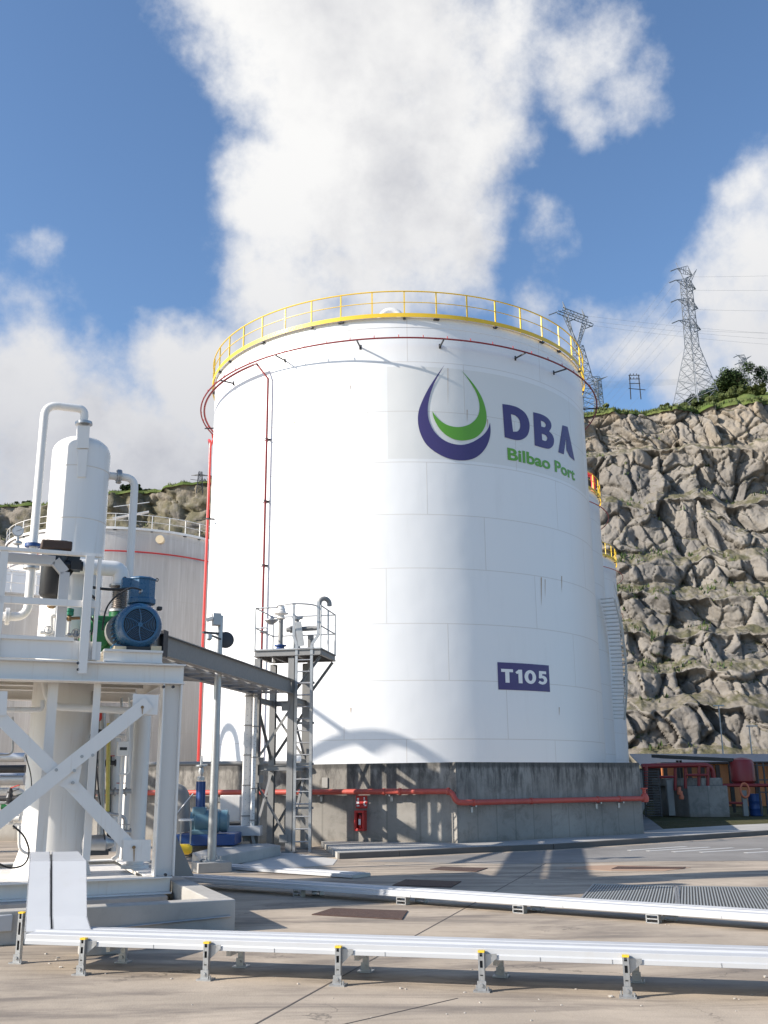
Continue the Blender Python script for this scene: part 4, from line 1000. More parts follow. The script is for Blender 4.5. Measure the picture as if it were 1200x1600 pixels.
# conductors
def wire(a, b_, sag):
    a = Vector(a); b_ = Vector(b_); pts = [a+(b_-a)*(k/24)-Vector((0, 0, 4*sag*(k/24)*(1-k/24))) for k in range(25)]
    wires.tube(pts, .016, 4, caps=False)
M['wire'] = simple('aluminium_conductor', (.22, .24, .27), .5, .3)
wires = MB()
ta = TIPS['a']
for i, tp in enumerate(ta):
    if i % 2: wire(tp, tp+Vector((120, -8, 8-i*1.0)), 3)
    wire(tp, tp+Vector((-42, 150, -26+i*1.2)), 3)
solo('power_line', wires, 'wire', 'thin overhead conductors slung from the large stacked pylon', 'power line')
wires = MB()
for tp in TIPS['b']:
    wire(tp, tp+Vector((150, -10, -6)), 6)
for k in range(6):
    a = atY(1000, 598+k*4, 260); wire(a+Vector((-90, 10, 4)), a+Vector((120, -20, -2+k)), 2)
solo('power_line', wires, 'wire', 'thin overhead conductors passing the delta pylon and low over the crest', 'power line')

# ================================================================== RIGHT SIDE, behind the wall end
def tubepx(pxs, Y, r, rr=.2, mb=None, seg=10):
    mb = mb or MB(); return mb.tube(bend([atY(p[0], p[1], Y if len(p) < 3 else p[2]) for p in pxs], rr), r, seg)
mf = thing('pipe_manifold', 'dark red fire water manifold of looped pipes under the canopy', 'pipe manifold', atZ(1080, 1270))
part('header_pipe', tubepx([(1003, 1197, 42.8), (1090, 1195, 43.2), (1112, 1196, 43.4), (1117, 1228, 43.4)], 42.8, .10, .35), 'darkred', mf)
part('header_pipe', tubepx([(1117, 1227), (1212, 1227)], 43.4, .07), 'darkred', mf)
for x0_ in (1009,): part('drop_pipe', tubepx([(x0_, 1196), (x0_, 1243)], 42.8, .09), 'darkred', mf)
for (x_, y0, y1) in [(1071, 1197, 1232), (1092, 1197, 1228), (1106, 1198, 1228), (1055, 1198, 1235)]:
    part('drop_pipe', tubepx([(x_, y0), (x_, y1)], 43.2, .065), 'darkred', mf)
part('cross_pipe', tubepx([(1071, 1211), (1106, 1211)], 43.1, .05).tube([atY(1028, 1214, 43.2), atY(1055, 1214, 43.2)], .05, 8), 'darkred', mf)
part('loop_pipe', tubepx([(1131, 1229), (1131, 1254), (1160, 1255)], 43.4, .05, .2), 'darkred', mf)
part('pressure_tank', MB().lathe(atY(1162, 1225, 44), [(.05, 0), (.42, .02), (.5, .12), (.5, .85), (.42, 1.0), (.2, 1.08), (.01, 1.1)], 24), 'darkred', mf)
vv = MB()
for (x_, y_) in [(1062, 1238), (1065, 1245)]: vv.lathe(atY(x_, y_+4, 42.8), [(.09, 0), (.11, .1), (.07, .2), (.07, .32)], 12)
part('valve', vv, 'rope', mf)
cn = thing('canopy', 'low black flat canopy roof over the red pipes', 'canopy', atY(1090, 1186, 42))
pA, pB = atY(1027, 1182, 46.5), atY(1152, 1188, 45)
part('roof', MB().bar(pA, pB, 2.6, .14), 'black', cn)
for (x_, Y_) in [(1058, 46), (1063, 47), (1140, 46)]:
    p = atY(x_, 1188, Y_); part('leg', MB().bar(Vector((p.x, p.y, .1)), p, .1, .1), 'black', cn)
bl = thing('orange_shed', 'orange clad shed with brown posts behind the red manifold', 'shed', atZ(1110, 1250))
c0, c1_ = atY(1035, 1225, 58.8), atY(1240, 1225, 58.4)
part('wall', MB().bar(Vector((c0.x, c0.y, 1.2)), Vector((c1_.x, c1_.y, 1.2)), .15, 2.3), 'orange', bl)
part('roof', MB().bar(Vector((c0.x, c0.y+1, 2.42)), Vector((c1_.x, c1_.y+1, 2.42)), 3, .1), 'brown', bl)
for px in (1040, 1064, 1078, 1098, 1112, 1122, 1142, 1181, 1205):
    p = atY(px, 1220, 58.2); part('post', MB().box((p.x, p.y-.1, 1.15), (.22, .1, 2.3)), 'brown', bl)
bs = thing('blue_roof_shed', 'long low shed with pale blue sheet roof against the cliff foot', 'shed', atZ(1100, 1222))
c0, c1_ = atY(1000, 1189, 74), atY(1290, 1190, 70)
part('roof', MB().prism([c0+Vector((0, 0, -.35)), c1_+Vector((0, 0, -.35)), c1_+Vector((0, 3, .5)), c0+Vector((0, 3, .5))], (0, 0, .08)), 'galv', bs)
part('wall', MB().bar(Vector((c0.x, c0.y+.3, 1.2)), Vector((c1_.x, c1_.y+.3, 1.2)), .1, 2.2), 'brown', bs)
pb = thing('concrete_plinth', 'shaded concrete block plinth beneath the red manifold', 'plinth', atZ(1095, 1276))
P0 = atZ(1078, 1277, .03); P1 = atZ(1141, 1277, .03)
part('block', MB().prism([P0, P1, P1+Vector((.6, 2.6, 0)), P0+Vector((-.9, 2.2, 0))], (0, 0, 1.25)), 'wall', pb, bevel=.02)
part('upper_block', MB().prism([P0+Vector((-.6, .5, 1.25)), P1+Vector((-.1, .25, 1.25)), P1+Vector((.5, 2.4, 1.25)), P0+Vector((-.9, 2.2, 1.25))], (0, 0, .32)), 'wall', pb, bevel=.02)
q = atZ(1182, 1275, .03); s_ = q.y/30
bb = thing('plastic_barrel', 'blue plastic barrel standing on the verge near the right edge', 'barrel', q)
Hb = .92*38/36; rb2 = .27
sc_ = atY(1182, 1240, q.y).z-q.z
part('body', MB().lathe(q, [(rb2*.9, 0), (rb2, .04*sc_), (rb2, .3*sc_), (rb2*1.04, .32*sc_), (rb2*1.04, .35*sc_), (rb2, .37*sc_), (rb2, .64*sc_), (rb2*1.04, .66*sc_), (rb2*1.04, .69*sc_), (rb2, .71*sc_), (rb2, .95*sc_), (rb2*.92, sc_)], 28), 'deepblue', bb)
hr = thing('hose_reel', 'faded orange ring on a grey post beside the blue barrel', 'hose reel', atZ(1163, 1278, .03))
pc2 = atY(1163, 1235, 43.4); part('post', MB().bar(Vector((pc2.x, pc2.y+.1, .05)), Vector((pc2.x, pc2.y+.1, pc2.z)), .2, .14), 'greysteel', hr)
part('ring', MB().tube([pc2+Vector((math.cos(a)*.18, -.05, math.sin(a)*.28)) for a in [k*math.pi/10 for k in range(20)]], .05, 8, closed=True), 'rope', hr)
sl_ = thing('louvred_panel', 'dark slatted panel standing at the end of the concrete wall', 'louvre', atZ(1018, 1262, .03))
pp0, pp1 = atY(1010, 1260, 42), atY(1028, 1205, 42); lv = MB()
for k in range(18): z = .15+(pp1.z-.15)*k/17; lv.box(((pp0.x+pp1.x)/2, 42, z), (pp1.x-pp0.x, .12, .035))
part('slats', lv, 'darksteel', sl_); part('frame', MB().bar(Vector((pp0.x-.03, 42.05, .1)), Vector((pp0.x-.03, 42.05, pp1.z+.03)), .05, .05).bar(Vector((pp1.x+.03, 42.05, .1)), Vector((pp1.x+.03, 42.05, pp1.z+.03)), .05, .05), 'darksteel', sl_)
gp = thing('grey_cabinet', 'narrow grey cabinet leaning under the manifold pipes', 'cabinet', atZ(1046, 1262, .03)); a = atY(1046, 1230, 43.4)
part('body', MB().box((a.x, 43.4, .1+.72), (.28, .2, 1.45)), 'greysteel', gp, bevel=.01); part('door', MB().box((a.x, 43.29, .85), (.22, .02, 1.2)), 'greysteel', gp)
def lamppost(px, py0, Y, label, arm):
    b = atY(px, 1190, Y); b.z = 0; tp = atY(px, py0, Y)
    t = thing('street_lamp', label, 'street lamp', b, 'slim lamp posts by the cliff foot')
    part('pole', MB().cyl(b, Vector((b.x, b.y, tp.z)), .07, 8, .045), 'galv', t); part('lamp_head', MB().box(Vector((b.x+arm, b.y, tp.z+.03)), (.8, .22, .09)), 'galv', t)
lamppost(1131, 1103, 80, 'taller slim lamp post standing before the cliff foot', .0)
lamppost(1176, 1135, 76, 'shorter slim lamp post nearest the right edge of the cliff foot', .2)
gd = MB()
for k, px in enumerate((1186, 1196, 1206)):
    p = atY(px, 1230, 43.5); gd.bar(Vector((p.x, p.y, .1)), Vector((p.x, p.y, 2.2)), .06, .06)
for z in (1.0, 1.5, 2.1): a, b = atY(1184, 1230, 43.5), atY(1230, 1230, 43.5); gd.bar(Vector((a.x, a.y, z)), Vector((b.x, b.y, z)), .05, .05)
solo('guard_rail', gd, 'darksteel', 'dark metal guard rail cut by the right edge behind the barrel', 'guard rail')

# ================================================================== STEEL ACCESS TOWER
U = Vector((.927, .375, 0)).normalized(); V = Vector((-U.y, U.x, 0)); Zv = Vector((0, 0, 1))
TB = Vector((-2.28, 24.45, 0))                                   # foot of the front right column
UT = Vector((.982, -.187, 0)).normalized(); VT = Vector((-UT.y, UT.x, 0))
def TT(a, b, z): return TB+UT*a+VT*b+Zv*z
tw = thing('access_tower', 'grey steel ladder tower with railed platform in front of the big tank', 'tower', TB)
PZ = 4.72
cols = [(0, 0), (-.86, 0), (0, 1.3), (-.86, 1.3)]
for i, (a, b) in enumerate(cols):
    part('column', MB().ibeam(TT(a, b, .03), TT(a, b, PZ-.2), .15, .15, .012, .009, up=VT), 'greysteel', tw)
    part('base_plate', MB().box(TT(a, b, .02), (.3, .3, .03), UT), 'greysteel', tw)
pf = MB()
x0t, x1t, y0t, y1t = -.93, .74, -.09, 1.4
for b in (y0t, y1t): pf.ibeam(TT(x0t, b, PZ-.08), TT(x1t, b, PZ-.08), .15, .08)
for a in (x0t, x1t): pf.ibeam(TT(a, y0t+.05, PZ-.08), TT(a, y1t-.05, PZ-.08), .15, .08)
for a in (-.55, .1): pf.ibeam(TT(a, y0t+.05, PZ-.09), TT(a, y1t-.05, PZ-.09), .12, .06)
part('platform_frame', pf, 'greysteel', tw)
part('platform_deck', MB().prism([TT(x0t, y0t, PZ), TT(x1t, y0t, PZ), TT(x1t, y1t, PZ), TT(x0t, y1t, PZ)], Zv*.025), 'galv', tw)
def brace(a, b): part('brace', MB().angle(a, b, .06, .008), 'greysteel', tw)
L = -.86
brace(TT(0, -.02, 3.35), TT(L, -.02, 2.1)); brace(TT(L, -.02, 1.65), TT(0, -.02, .3)); brace(TT(0, 1.3, 2.15), TT(0, .05, 3.3)); brace(TT(0, 1.3, 1.8), TT(0, .05, .35))
brace(TT(L, 1.32, 3.4), TT(0, 1.32, 2.15)); brace(TT(L, 1.32, 2.15), TT(0, 1.32, 3.4)); brace(TT(L, 1.32, .35), TT(0, 1.32, 1.8)); brace(TT(L, .05, .4), TT(L, 1.25, 1.8)); brace(TT(L, .05, 3.4), TT(L, 1.25, 2.15))
brace(TT(.07, .02, 3.75), TT(.68, .02, PZ-.17)); brace(TT(.07, 1.3, 3.75), TT(.68, 1.3, PZ-.17))
for z in (1.92, 3.52):
    for b in ((0, 1.3) if z < 3 else (1.3,)): part('cross_beam', MB().ibeam(TT(L+.08, b, z), TT(-.08, b, z), .13, .08), 'greysteel', tw)
    for a in (L, 0): part('cross_beam', MB().ibeam(TT(a, .08, z), TT(a, 1.22, z), .13, .08), 'greysteel', tw)
for (a, z) in [(-.12, 3.33), (L+.12, 2.08), (L+.12, 1.66), (-.12, .32)]: part('gusset_plate', MB().box(TT(a, -.082, z), (.2, .012, .17), UT), 'greysteel', tw)
# tower railing
rl = MB(); posts = [(x0t, y1t), (x0t, y0t), (x1t, y1t), (x1t, y0t), (x1t, .65), (-.3, y1t)]
for z in (.55, 1.05):
    rl.tube([TT(-.6, y0t, PZ+z), TT(x0t, y0t, PZ+z), TT(x0t, y1t, PZ+z), TT(x1t, y1t, PZ+z), TT(x1t, y0t, PZ+z)], .018, 8)
cv = [TT(.12-.5*math.cos(t), y0t+.05-.45*math.sin(t), PZ+1.05) for t in [k*math.pi/12 for k in range(13)]]
rl.tube([TT(x0t, y0t, PZ+1.05)]+cv, .018, 8)
tr = part('railing', rl, 'galv', tw)
for (a, b) in posts: part('post', MB().cyl(TT(a, b, PZ), TT(a, b, PZ+1.06), .02, 8), 'galv', tr)
# ladder
ld = thing('ladder', 'tall fixed grey ladder climbing the right side of the steel tower', 'ladder', TT(.25, -.1, 0))
La, Lb, Lc = .14, .52, -.10
ld_ax = U
for a in (La, Lb):
    o_ = -.0 if a == La else 0
    pts = [TT(a, Lc, .02), TT(a, Lc, PZ+.1), TT(a+(.16 if a == Lb else -.08), Lc, PZ+.32), TT(a+(.16 if a == Lb else -.08), Lc, PZ+1.15)]
    mb = MB()
    for p_, q_ in zip(pts[:-1], pts[1:]): mb.bar(p_, q_, .065, .03, up=VT)
    part('side_rail', mb, 'galv', ld)
for k in range(17):
    part('rung', MB().cyl(TT(La, Lc, .25+k*.28), TT(Lb, Lc, .25+k*.28), .017, 8), 'galv', ld)
for z in (1.0, 2.0, 2.95, 3.9): part('stand_off', MB().box(TT(.05, Lc+.06, z), (.26, .05, .05), UT).box(TT(La+.19, Lc+.06, z), (.5, .05, .05), UT), 'greysteel', ld)
# intermediate pipes running up through the tower
vp = thing('vent_pipe', 'grey gooseneck vent pipe hooked over above the tower platform', 'pipe', TT(.4, 1.0, 0))
g0 = Vector((-1.72, 25.3, 0)); gz = atY(505, 943, 24.9).z
g1 = atY(448, 984, 25.05); g2 = atY(485, 982, 24.95); g3 = atY(498, 975, 24.9); g4 = atY(499, 940, 24.9)
hk = [g1, g2, Vector((g4.x, g4.y, g2.z)), Vector((g4.x, g4.y, g4.z-.05))]
hk = bend(hk, .22, 8)
rbx = .135; top_ = Vector((g4.x, g4.y, g4.z-.05))
hk += [top_+U*(rbx*(1-math.cos(t)))+Zv*(rbx*math.sin(t)) for t in [math.pi*k/10*1.0 for k in range(1, 11)]]+[top_+U*(2*rbx)-Zv*.05]
part('pipe', MB().tube(hk, .06, 16), 'greysteel', vp)
part('flange', flange(MB(), atY(468, 983, 25.0), (g2-g1), .1, .02, 8), 'galv', vp)
part('flange', flange(MB(), atY(455, 983.5, 25.03), (g2-g1), .09, .02, 8), 'greysteel', vp)
vb = atY(438, 1016, 25.15)
bv = thing('breather_valve', 'breather valve with ribbed pale cap on blue flange, left on the tower platform', 'valve', vb)
part('pipe', MB().cyl(vb, vb+Zv*.78, .06, 16), 'greysteel', bv)
part('blue_flange', MB().lathe(vb, [(.17, 0), (.17, .03), (.1, .035), (.1, .09), (.15, .1), (.15, .13), (.08, .14)], 20), 'deepblue', bv)
part('cap', MB().lathe(vb+Zv*.78, [(.07, 0), (.12, .02), (.08, .05), (.09, .12), (.19, .14), (.19, .16), (.11, .18), (.125, .2), (.105, .23), (.115, .26), (.09, .3), (.095, .34), (.03, .38), (.012, .38), (.012, .45)], 24), 'white', bv)
part('filter', MB().lathe(atY(424, 970, 25.4), [(.05, -.1), (.17, 0), (.17, .03), (.08, .05), (.05, .12)], 16), 'galv', bv)
# relief valve cluster in the middle
rv_ = thing('relief_valve', 'small relief valve assembly with lever at the middle of the tower platform', 'valve', TT(.2, .5, PZ)); c = atY(464, 985, 24.9)
part('body', MB().lathe(Vector((c.x, c.y, PZ+.03)), [(.09, 0), (.09, c.z-PZ+.1), (.05, c.z-PZ+.2), (.05, c.z-PZ+.3)], 16), 'greysteel', rv_)
c2_ = atY(463, 966, 24.9); part('bonnet', MB().lathe(c2_-Zv*.06, [(.03, 0), (.1, .02), (.1, .06), (.04, .08)], 14).cyl(c2_, c2_+U*.16+Zv*.03, .04, 10).cyl(c2_-U*.1, c2_+Zv*.05, .035, 10), 'galv', rv_)
part('shield', MB().bar(atY(471, 1000, 24.8)-Zv*.15, atY(466, 950, 24.8)-Zv*.35, .16, .02, up=VT), 'galv', rv_)
dp = TT(.17, 1.1, 0)
solo('standpipe', MB().bar(Vector((dp.x, dp.y, .05)), Vector((dp.x, dp.y, PZ+.5)), .13, .12, up=VT), 'greysteel', 'thick grey square standpipe rising behind the ladder through the platform', 'standpipe')
# white perforated cable ladders on the left of the tower
M['perf'] = gratemat('perforated_tray', (.72, .73, .75), .28, (0, 0, 1))
def vtray(pxl, pxr, yt, yb, Y, label):
    A = atY((pxl+pxr)/2, yb, Y); B = atY((pxl+pxr)/2, yt, Y); wd = abs(atY(pxr, yb, Y).x-atY(pxl, yb, Y).x)
    t = thing('vertical_cable_tray', label, 'cable tray', (A.x, A.y, A.z), 'white upright cable trays by the tower')
    z0, z1 = A.z, B.z
    part('cover', MB().box((A.x, A.y, (z0+z1)/2), (wd, .12, z1-z0), U), 'white', t)
    hl = MB(); n = int((z1-z0)/.075)
    for k in range(n): hl.box(Vector((A.x, A.y, z0+.05+k*.075))-V*.061-U*wd*.22*(1 if k % 2 else -1), (.022, .004, .007), U)
    part('slots', hl, 'darksteel', t, kind='stuff')
    for k in range(5): part('clamp', MB().box((A.x+.02, A.y, z0+.35+(z1-z0-.5)*k/4), (wd+.06, .15, .025), U), 'greysteel', t)
    part('end_bracket', MB().prism([Vector((A.x, A.y, z0-.001))-U*wd/2-V*.05, Vector((A.x, A.y, z0-.001))+U*wd/2-V*.05, Vector((A.x, A.y, z0-.001))+U*wd/2+V*.05, Vector((A.x, A.y, z0-.001))-U*wd/2+V*.05], (0.06, 0, -.22)), 'greysteel', t)
vtray(377, 391, 1078, 1299, 24.55, 'wider white upright cable tray left of the tower')
vtray(391, 396, 1078, 1306, 24.4, 'narrow white upright cable tray between the wide one and the tower column')

# ------------------------------------------------------------------ pipe bridge
BA, BB = Vector((-3.75, 14.9, 3.72)), TT(-.0, -.09, 3.82)
bd = (BB-BA).normalized(); bs_ = Vector((-bd.y, bd.x, 0)).normalized()*.95
br_ = thing('pipe_bridge', 'grey steel cable bridge sloping from the machine platform to the tower', 'bridge', (BA.x, BA.y, 3.5))
part('side_beam', MB().ibeam(BA, BB, .34, .14, .016, .012), 'greysteel', br_); part('side_beam', MB().ibeam(BA+bs_, BB+bs_, .34, .14, .016, .012), 'greysteel', br_)
L_ = (BB-BA).length
for k in range(11): p = BA+bd*(.3+k*(L_-.5)/10)-Zv*.14; part('cross_bar', MB().bar(p+bs_*.02, p+bs_*.98, .07, .05), 'greysteel', br_)
part('post', MB().ibeam(BA+bd*1.0-Zv*.2, BA+bd*1.0+Zv*.22, .2, .2, up=bs_.normalized()), 'darksteel', br_)
ct = MB(); 
for k, r_ in enumerate((.05, .04, .06, .045)): ct.tube([BA+bs_*(.2+k*.2)-Zv*(.16-r_-.02), BB+bs_*(.2+k*.2)-Zv*(.16-r_-.02)], r_, 8)
for i_, r_ in enumerate((.04, .03, .035)):
    solo('bridge_pipe', MB().tube([BA+bs_*(.2+i_*.22)-Zv*.08, BB+bs_*(.2+i_*.22)-Zv*.08], r_, 10), 'galv' if i_ else 'greysteel', ['thin grey pipe nearest the front beam on the bridge', 'middle galvanised pipe lying on the bridge', 'back galvanised pipe lying on the bridge'][i_], 'pipe')
solo('pipe', MB().tube([atY(180, 1052, 19), atY(345, 1062, 23.5), atY(440, 1071, 26.5)], .075, 12), 'greysteel', 'grey pipe running below the bridge towards the tower', 'pipe')
solo('pipe', MB().tube([atY(60, 1196, 27.2), atY(400, 1192.5, 27.0), atY(470, 1193, 26.8)], .06, 12), 'greysteel', 'dark blue grey pipe along the top of the concrete wall at left', 'pipe')

# ------------------------------------------------------------------ pole with camera and lamp disc
pb_ = Vector((-3.26, 19.54, 0)); ptz = atY(342, 962, 19.54).z
po_ = thing('camera_pole', 'galvanised pole with small camera and dark round lamp on concrete foot', 'pole', pb_)
part('footing', MB().box(pb_+Zv*.09, (.62, .62, .18), U), 'concrete', po_, bevel=.01)
part('mast', MB().cyl(pb_+Zv*.2, Vector((pb_.x, pb_.y, ptz)), .085, 20, .065), 'galv', po_)
bp = MB().box(pb_+Zv*.19, (.36, .36, .02), U)
part('base_plate', bp, 'galv', po_)
for a in (-1, 1):
    for b in (-1, 1): part('anchor_bolt', MB().cyl(pb_+U*a*.14+V*b*.14+Zv*.18, pb_+U*a*.14+V*b*.14+Zv*.28, .014, 8), 'galv', po_)
k = atY(338, 968, 19.4); part('top_box', MB().box(k, (.16, .14, .24), U), 'galv', po_, bevel=.01)
part('antenna', MB().bar(atY(323, 969, 19.3), atY(333, 966, 19.3), .1, .06), 'galv', po_)
part('arm', MB().bar(atY(317, 988, 19.2), atY(342, 990, 19.5), .05, .04).bar(atY(328, 992, 19.2), atY(345, 999, 19.5), .03, .03), 'darksteel', po_)
part('camera', MB().lathe(atY(327, 996, 19.2)-Zv*.06, [(.02, 0), (.055, .03), (.055, .11), (.03, .13)], 14), 'galv', po_)
dc = atY(352.5, 1000, 19.6); part('lamp_disc', MB().lathe(dc, [(.02, -.12), (.05, -.1), (.16, -.01), (.165, .01), (.15, .015), (.01, .02)], 28, axis=(.25, -1, .05)), 'darksteel', po_)

# ================================================================== MACHINE SKID
S0 = Vector((-2.95, 13.95, 0))
def K(a, b, z): return S0+U*a+V*b+Zv*z
def kp(px, py, b): return onplane(px, py, S0+V*b, V)
sk = thing('equipment_frame', 'white steel frame with crossed braces carrying the motor platform at left', 'steel frame', S0)
zt1, zb1 = kp(200, 1037, 0).z, kp(200, 1068, 0).z
zt0, zb0_ = kp(200, 1371, 0).z, kp(200, 1398, 0).z
aR = (kp(262, 1200, 0)-S0).dot(U)                                # right column centre
AL = aR-5.2
def ib(name, a, b, h, wd, up=Zv, mat='white'): return part(name, MB().ibeam(a, b, h, wd, .018, .012, up=up), mat, sk, bevel=.003)
hB = zt1-zb1; hb = zt0-zb0_; zc1 = (zt1+zb1)/2; zc0 = (zt0+zb0_)/2
ib('top_beam', K(AL, 0, zc1), K(aR+.16, 0, zc1), hB, .28)
ib('top_beam', K(AL, 3.4, zc1), K(aR+.16, 3.4, zc1), hB, .2)
ib('top_beam', K(aR-.0, .15, zc1), K(aR, 3.28, zc1), hB-.01, .2)
ib('top_beam', K(aR-2.4, .15, zc1), K(aR-2.4, 3.28, zc1), hB-.01, .2)
ib('column', K(aR, 0, zt0+.004), K(aR, 0, zb1-.004), .26, .27, up=U)
ib('column', K(aR, 3.4, zt0+.004), K(aR, 3.4, zb1-.004), .2, .2, up=U)
ib('column', K(aR-2.55, 0, zt0+.004), K(aR-2.55, 0, zb1-.004), .26, .27, up=U)
ib('column', K(AL+.1, 0, zt0+.004), K(AL+.1, 0, zb1-.004), .26, .27, up=U)
ib('column', K(AL+.1, 3.4, zt0+.004), K(AL+.1, 3.4, zb1-.004), .26, .27, up=U)
ib('base_beam', K(AL, 0, zc0), K(aR+.1, 0, zc0), hb, .3)
ib('base_beam', K(AL, 3.4, zc0), K(aR+.1, 3.4, zc0), hb, .3)
ib('base_beam', K(aR-.06, .16, zc0), K(aR-.06, 3.24, zc0), hb-.01, .26)
part('deck_underside', MB().prism([K(AL, -.05, zt1+.002), K(aR+.05, -.05, zt1+.002), K(aR+.05, 3.5, zt1+.002), K(AL, 3.5, zt1+.002)], Zv*.012), simple('cream_steel', (.66, .60, .50), .55, var=.06), sk)
for b in (1.0, 1.8, 2.6): ib('joist', K(AL, b, zt1-.09), K(aR-.12, b, zt1-.09), .17, .09)
part('base_deck', MB().prism([K(AL, .2, zt0-.07), K(aR-.2, .2, zt0-.07), K(aR-.2, 3.2, zt0-.07), K(AL, 3.2, zt0-.07)], Zv*.012), 'white', sk)
# braces with gussets
def kq(px, py, b=0): return kp(px, py, b)
fb = -.16
part('brace', MB().angle(kq(232, 1097, fb), kq(-80, 1345, fb), .18, .014, up=-V), 'white', sk)
part('brace', MB().bar(kq(-60, 1062, fb+.05), kq(92, 1212, fb+.05), .012, .17), 'white', sk)
part('brace', MB().bar(kq(108, 1222, fb+.05), kq(215, 1336, fb+.05), .012, .17), 'white', sk)
def gusset(pxs, b): return part('gusset_plate', MB().prism([kq(x, y, b) for x, y in pxs], V*.014), 'white', sk)
gusset([(208, 1084), (248, 1086), (246, 1117), (207, 1115)], fb+.02); gusset([(193, 1312), (236, 1312), (235, 1346), (192, 1346)], fb+.02)
gusset([(80, 1194), (128, 1196), (120, 1238), (78, 1222)], fb+.03); gusset([(-20, 1080), (12, 1080), (10, 1118), (-20, 1118)], fb+.02)
for (x, y) in [(222.5, 1105), (209.5, 1324), (88, 1203), (114, 1223), (128, 1182), (145, 1180), (116, 1204)]:
    p = kq(x, y, fb-.012); part('bolt', MB().cyl(p, p+V*.04, .022, 8), 'brass' if x in (222.5, 209.5) else 'galv', sk)
for (x, y) in [(256, 1073), (271, 1073), (259, 1367)]:
    p = kq(x, y, -.16); part('bolt', MB().cyl(p, p+V*.05, .02, 8), 'darksteel', sk)
# hangers
for (x0_, y0_, x1_, y1_, wd, b) in [(84, 1062, 64, 1336, .13, .22), (153, 1062, 130, 1345, .095, .1)]:
    p = kq(x0_, y0_, b); q = kq(x1_, y1_, b); q = Vector((p.x, p.y, q.z)); part('hanger_post', MB().bar(q, p, .03, wd, up=U), 'white', sk)
part('stiffener', MB().prism([kq(271, 1296, .3), kq(303, 1369, .3), kq(268, 1369, .3)], V*.02), 'greysteel', sk)
# platform edge and handrail
zk = kp(100, 1001, -.06).z
part('kick_plate', MB().bar(K(AL, -.08, (zk+zt1)/2+.012), kq(159, 1017, -.08)*1.0, .014, zk-zt1).v and MB().prism([Vector((*K(AL, -.08, 0).xy, zt1+.02)), Vector((*kq(158, 1010, -.08).xy, zt1+.02)), Vector((*kq(158, 1010, -.08).xy, zk)), Vector((*K(AL, -.08, 0).xy, zk))], V*.014), 'white', sk)
a0_, a1_ = (kq(161, 1030, 0)-S0).dot(U), (kq(253, 1030, 0)-S0).dot(U); zch = kq(205, 1019, 0).z
part('motor_rail', MB().ibeam(K(a0_, -.02, (zt1+zch)/2+.01), K(a1_, -.02, (zt1+zch)/2+.01), zch-zt1-.004, .12, .012, .01), 'white', sk)
part('motor_rail', MB().ibeam(K(a0_, .75, (zt1+zch)/2+.01), K(a1_, .75, (zt1+zch)/2+.01), zch-zt1-.004, .12, .012, .01), 'white', sk)
part('motor_bed', MB().prism([K(a0_, -.08, zch+.01), K(a1_, -.08, zch+.01), K(a1_, 1.2, zch+.01), K(a0_, 1.2, zch+.01)], Zv*.015), 'white', sk)
hr_ = MB(); rb = -.10
zr = kq(80, 863, rb).z; zm = kq(80, 941, rb).z; zl = kq(60, 997, rb).z
aE = (kq(160, 870, rb)-S0).dot(U)
hrp = part('handrail', MB().box((K(AL, rb, zr)+K(aE, rb, zr))/2, ((aE-AL), .085, .05), U), 'white', sk, bevel=.004)
part('mid_rail', MB().box((K(AL, rb, zm)+K(aE, rb, zm))/2, ((aE-AL), .05, .09), U), 'white', hrp, bevel=.003)
part('low_rail', MB().box((K(AL, rb, zl)+K(aE-.3, rb, zl))/2, ((aE-.3-AL), .04, .05), U), 'white', hrp, bevel=.003)
pa = (kq(135, 950, rb)-S0).dot(U)
part('post', MB().box(K(pa, rb-.055, (zr+kq(128, 1053, rb).z)/2-.01), (.115, .03, zr-kq(128, 1053, rb).z-.02), U).box(K(pa-.045, rb-.02, (zr+kq(128, 1053, rb).z)/2-.01), (.02, .07, zr-kq(128, 1053, rb).z-.022), U), 'white', hrp, bevel=.002)
part('post', MB().box(K(aE-.03, rb-.0, (zr+zt1)/2), (.05, .045, zr-zt1-.05), U), 'white', hrp, bevel=.003)
part('post', MB().box(K((kq(-1, 950, rb)-S0).dot(U), rb, (zr+zt1)/2), (.1, .05, zr-zt1-.05), U), 'white', hrp, bevel=.003)
for y in (1036, 1046): p = kq(122, y, rb-.07); part('bolt', MB().cyl(p, p+V*.02, .02, 6), 'darksteel', hrp)

# pressure vessel
VB = 1.55
vc = kp(121, 800, VB); vr = (kp(168, 800, VB)-kp(74, 800, VB)).length/2*.985
vtz = kp(125, 682, VB-.0).z-.02; vc0 = Vector((vc.x, vc.y, 0))
vs_ = thing('pressure_vessel', 'tall white pressure vessel with domed head rising through the platform', 'vessel', (vc.x, vc.y, .3))
dome = [(vr*math.cos(a), vtz-.28+.28*math.sin(a)) for a in [math.pi/2*k/10 for k in range(10)]]+[(.02, vtz)]
part('shell', MB().lathe(vc0, [(vr*1.25, .35), (vr*1.02, .7), (vr*1.0, .72)]+dome, 64), 'white', vs_)
for (za, h_) in [(kp(121, 740, VB).z, .012), (kp(118, 820, VB).z, .012)]: part('weld_seam', MB().lathe(vc0, [(vr-.003, za), (vr+.004, za+.005), (vr+.004, za+.015), (vr-.003, za+.02)], 64, caps=False), simple('weld_rust', (.66, .6, .53), .5), vs_)
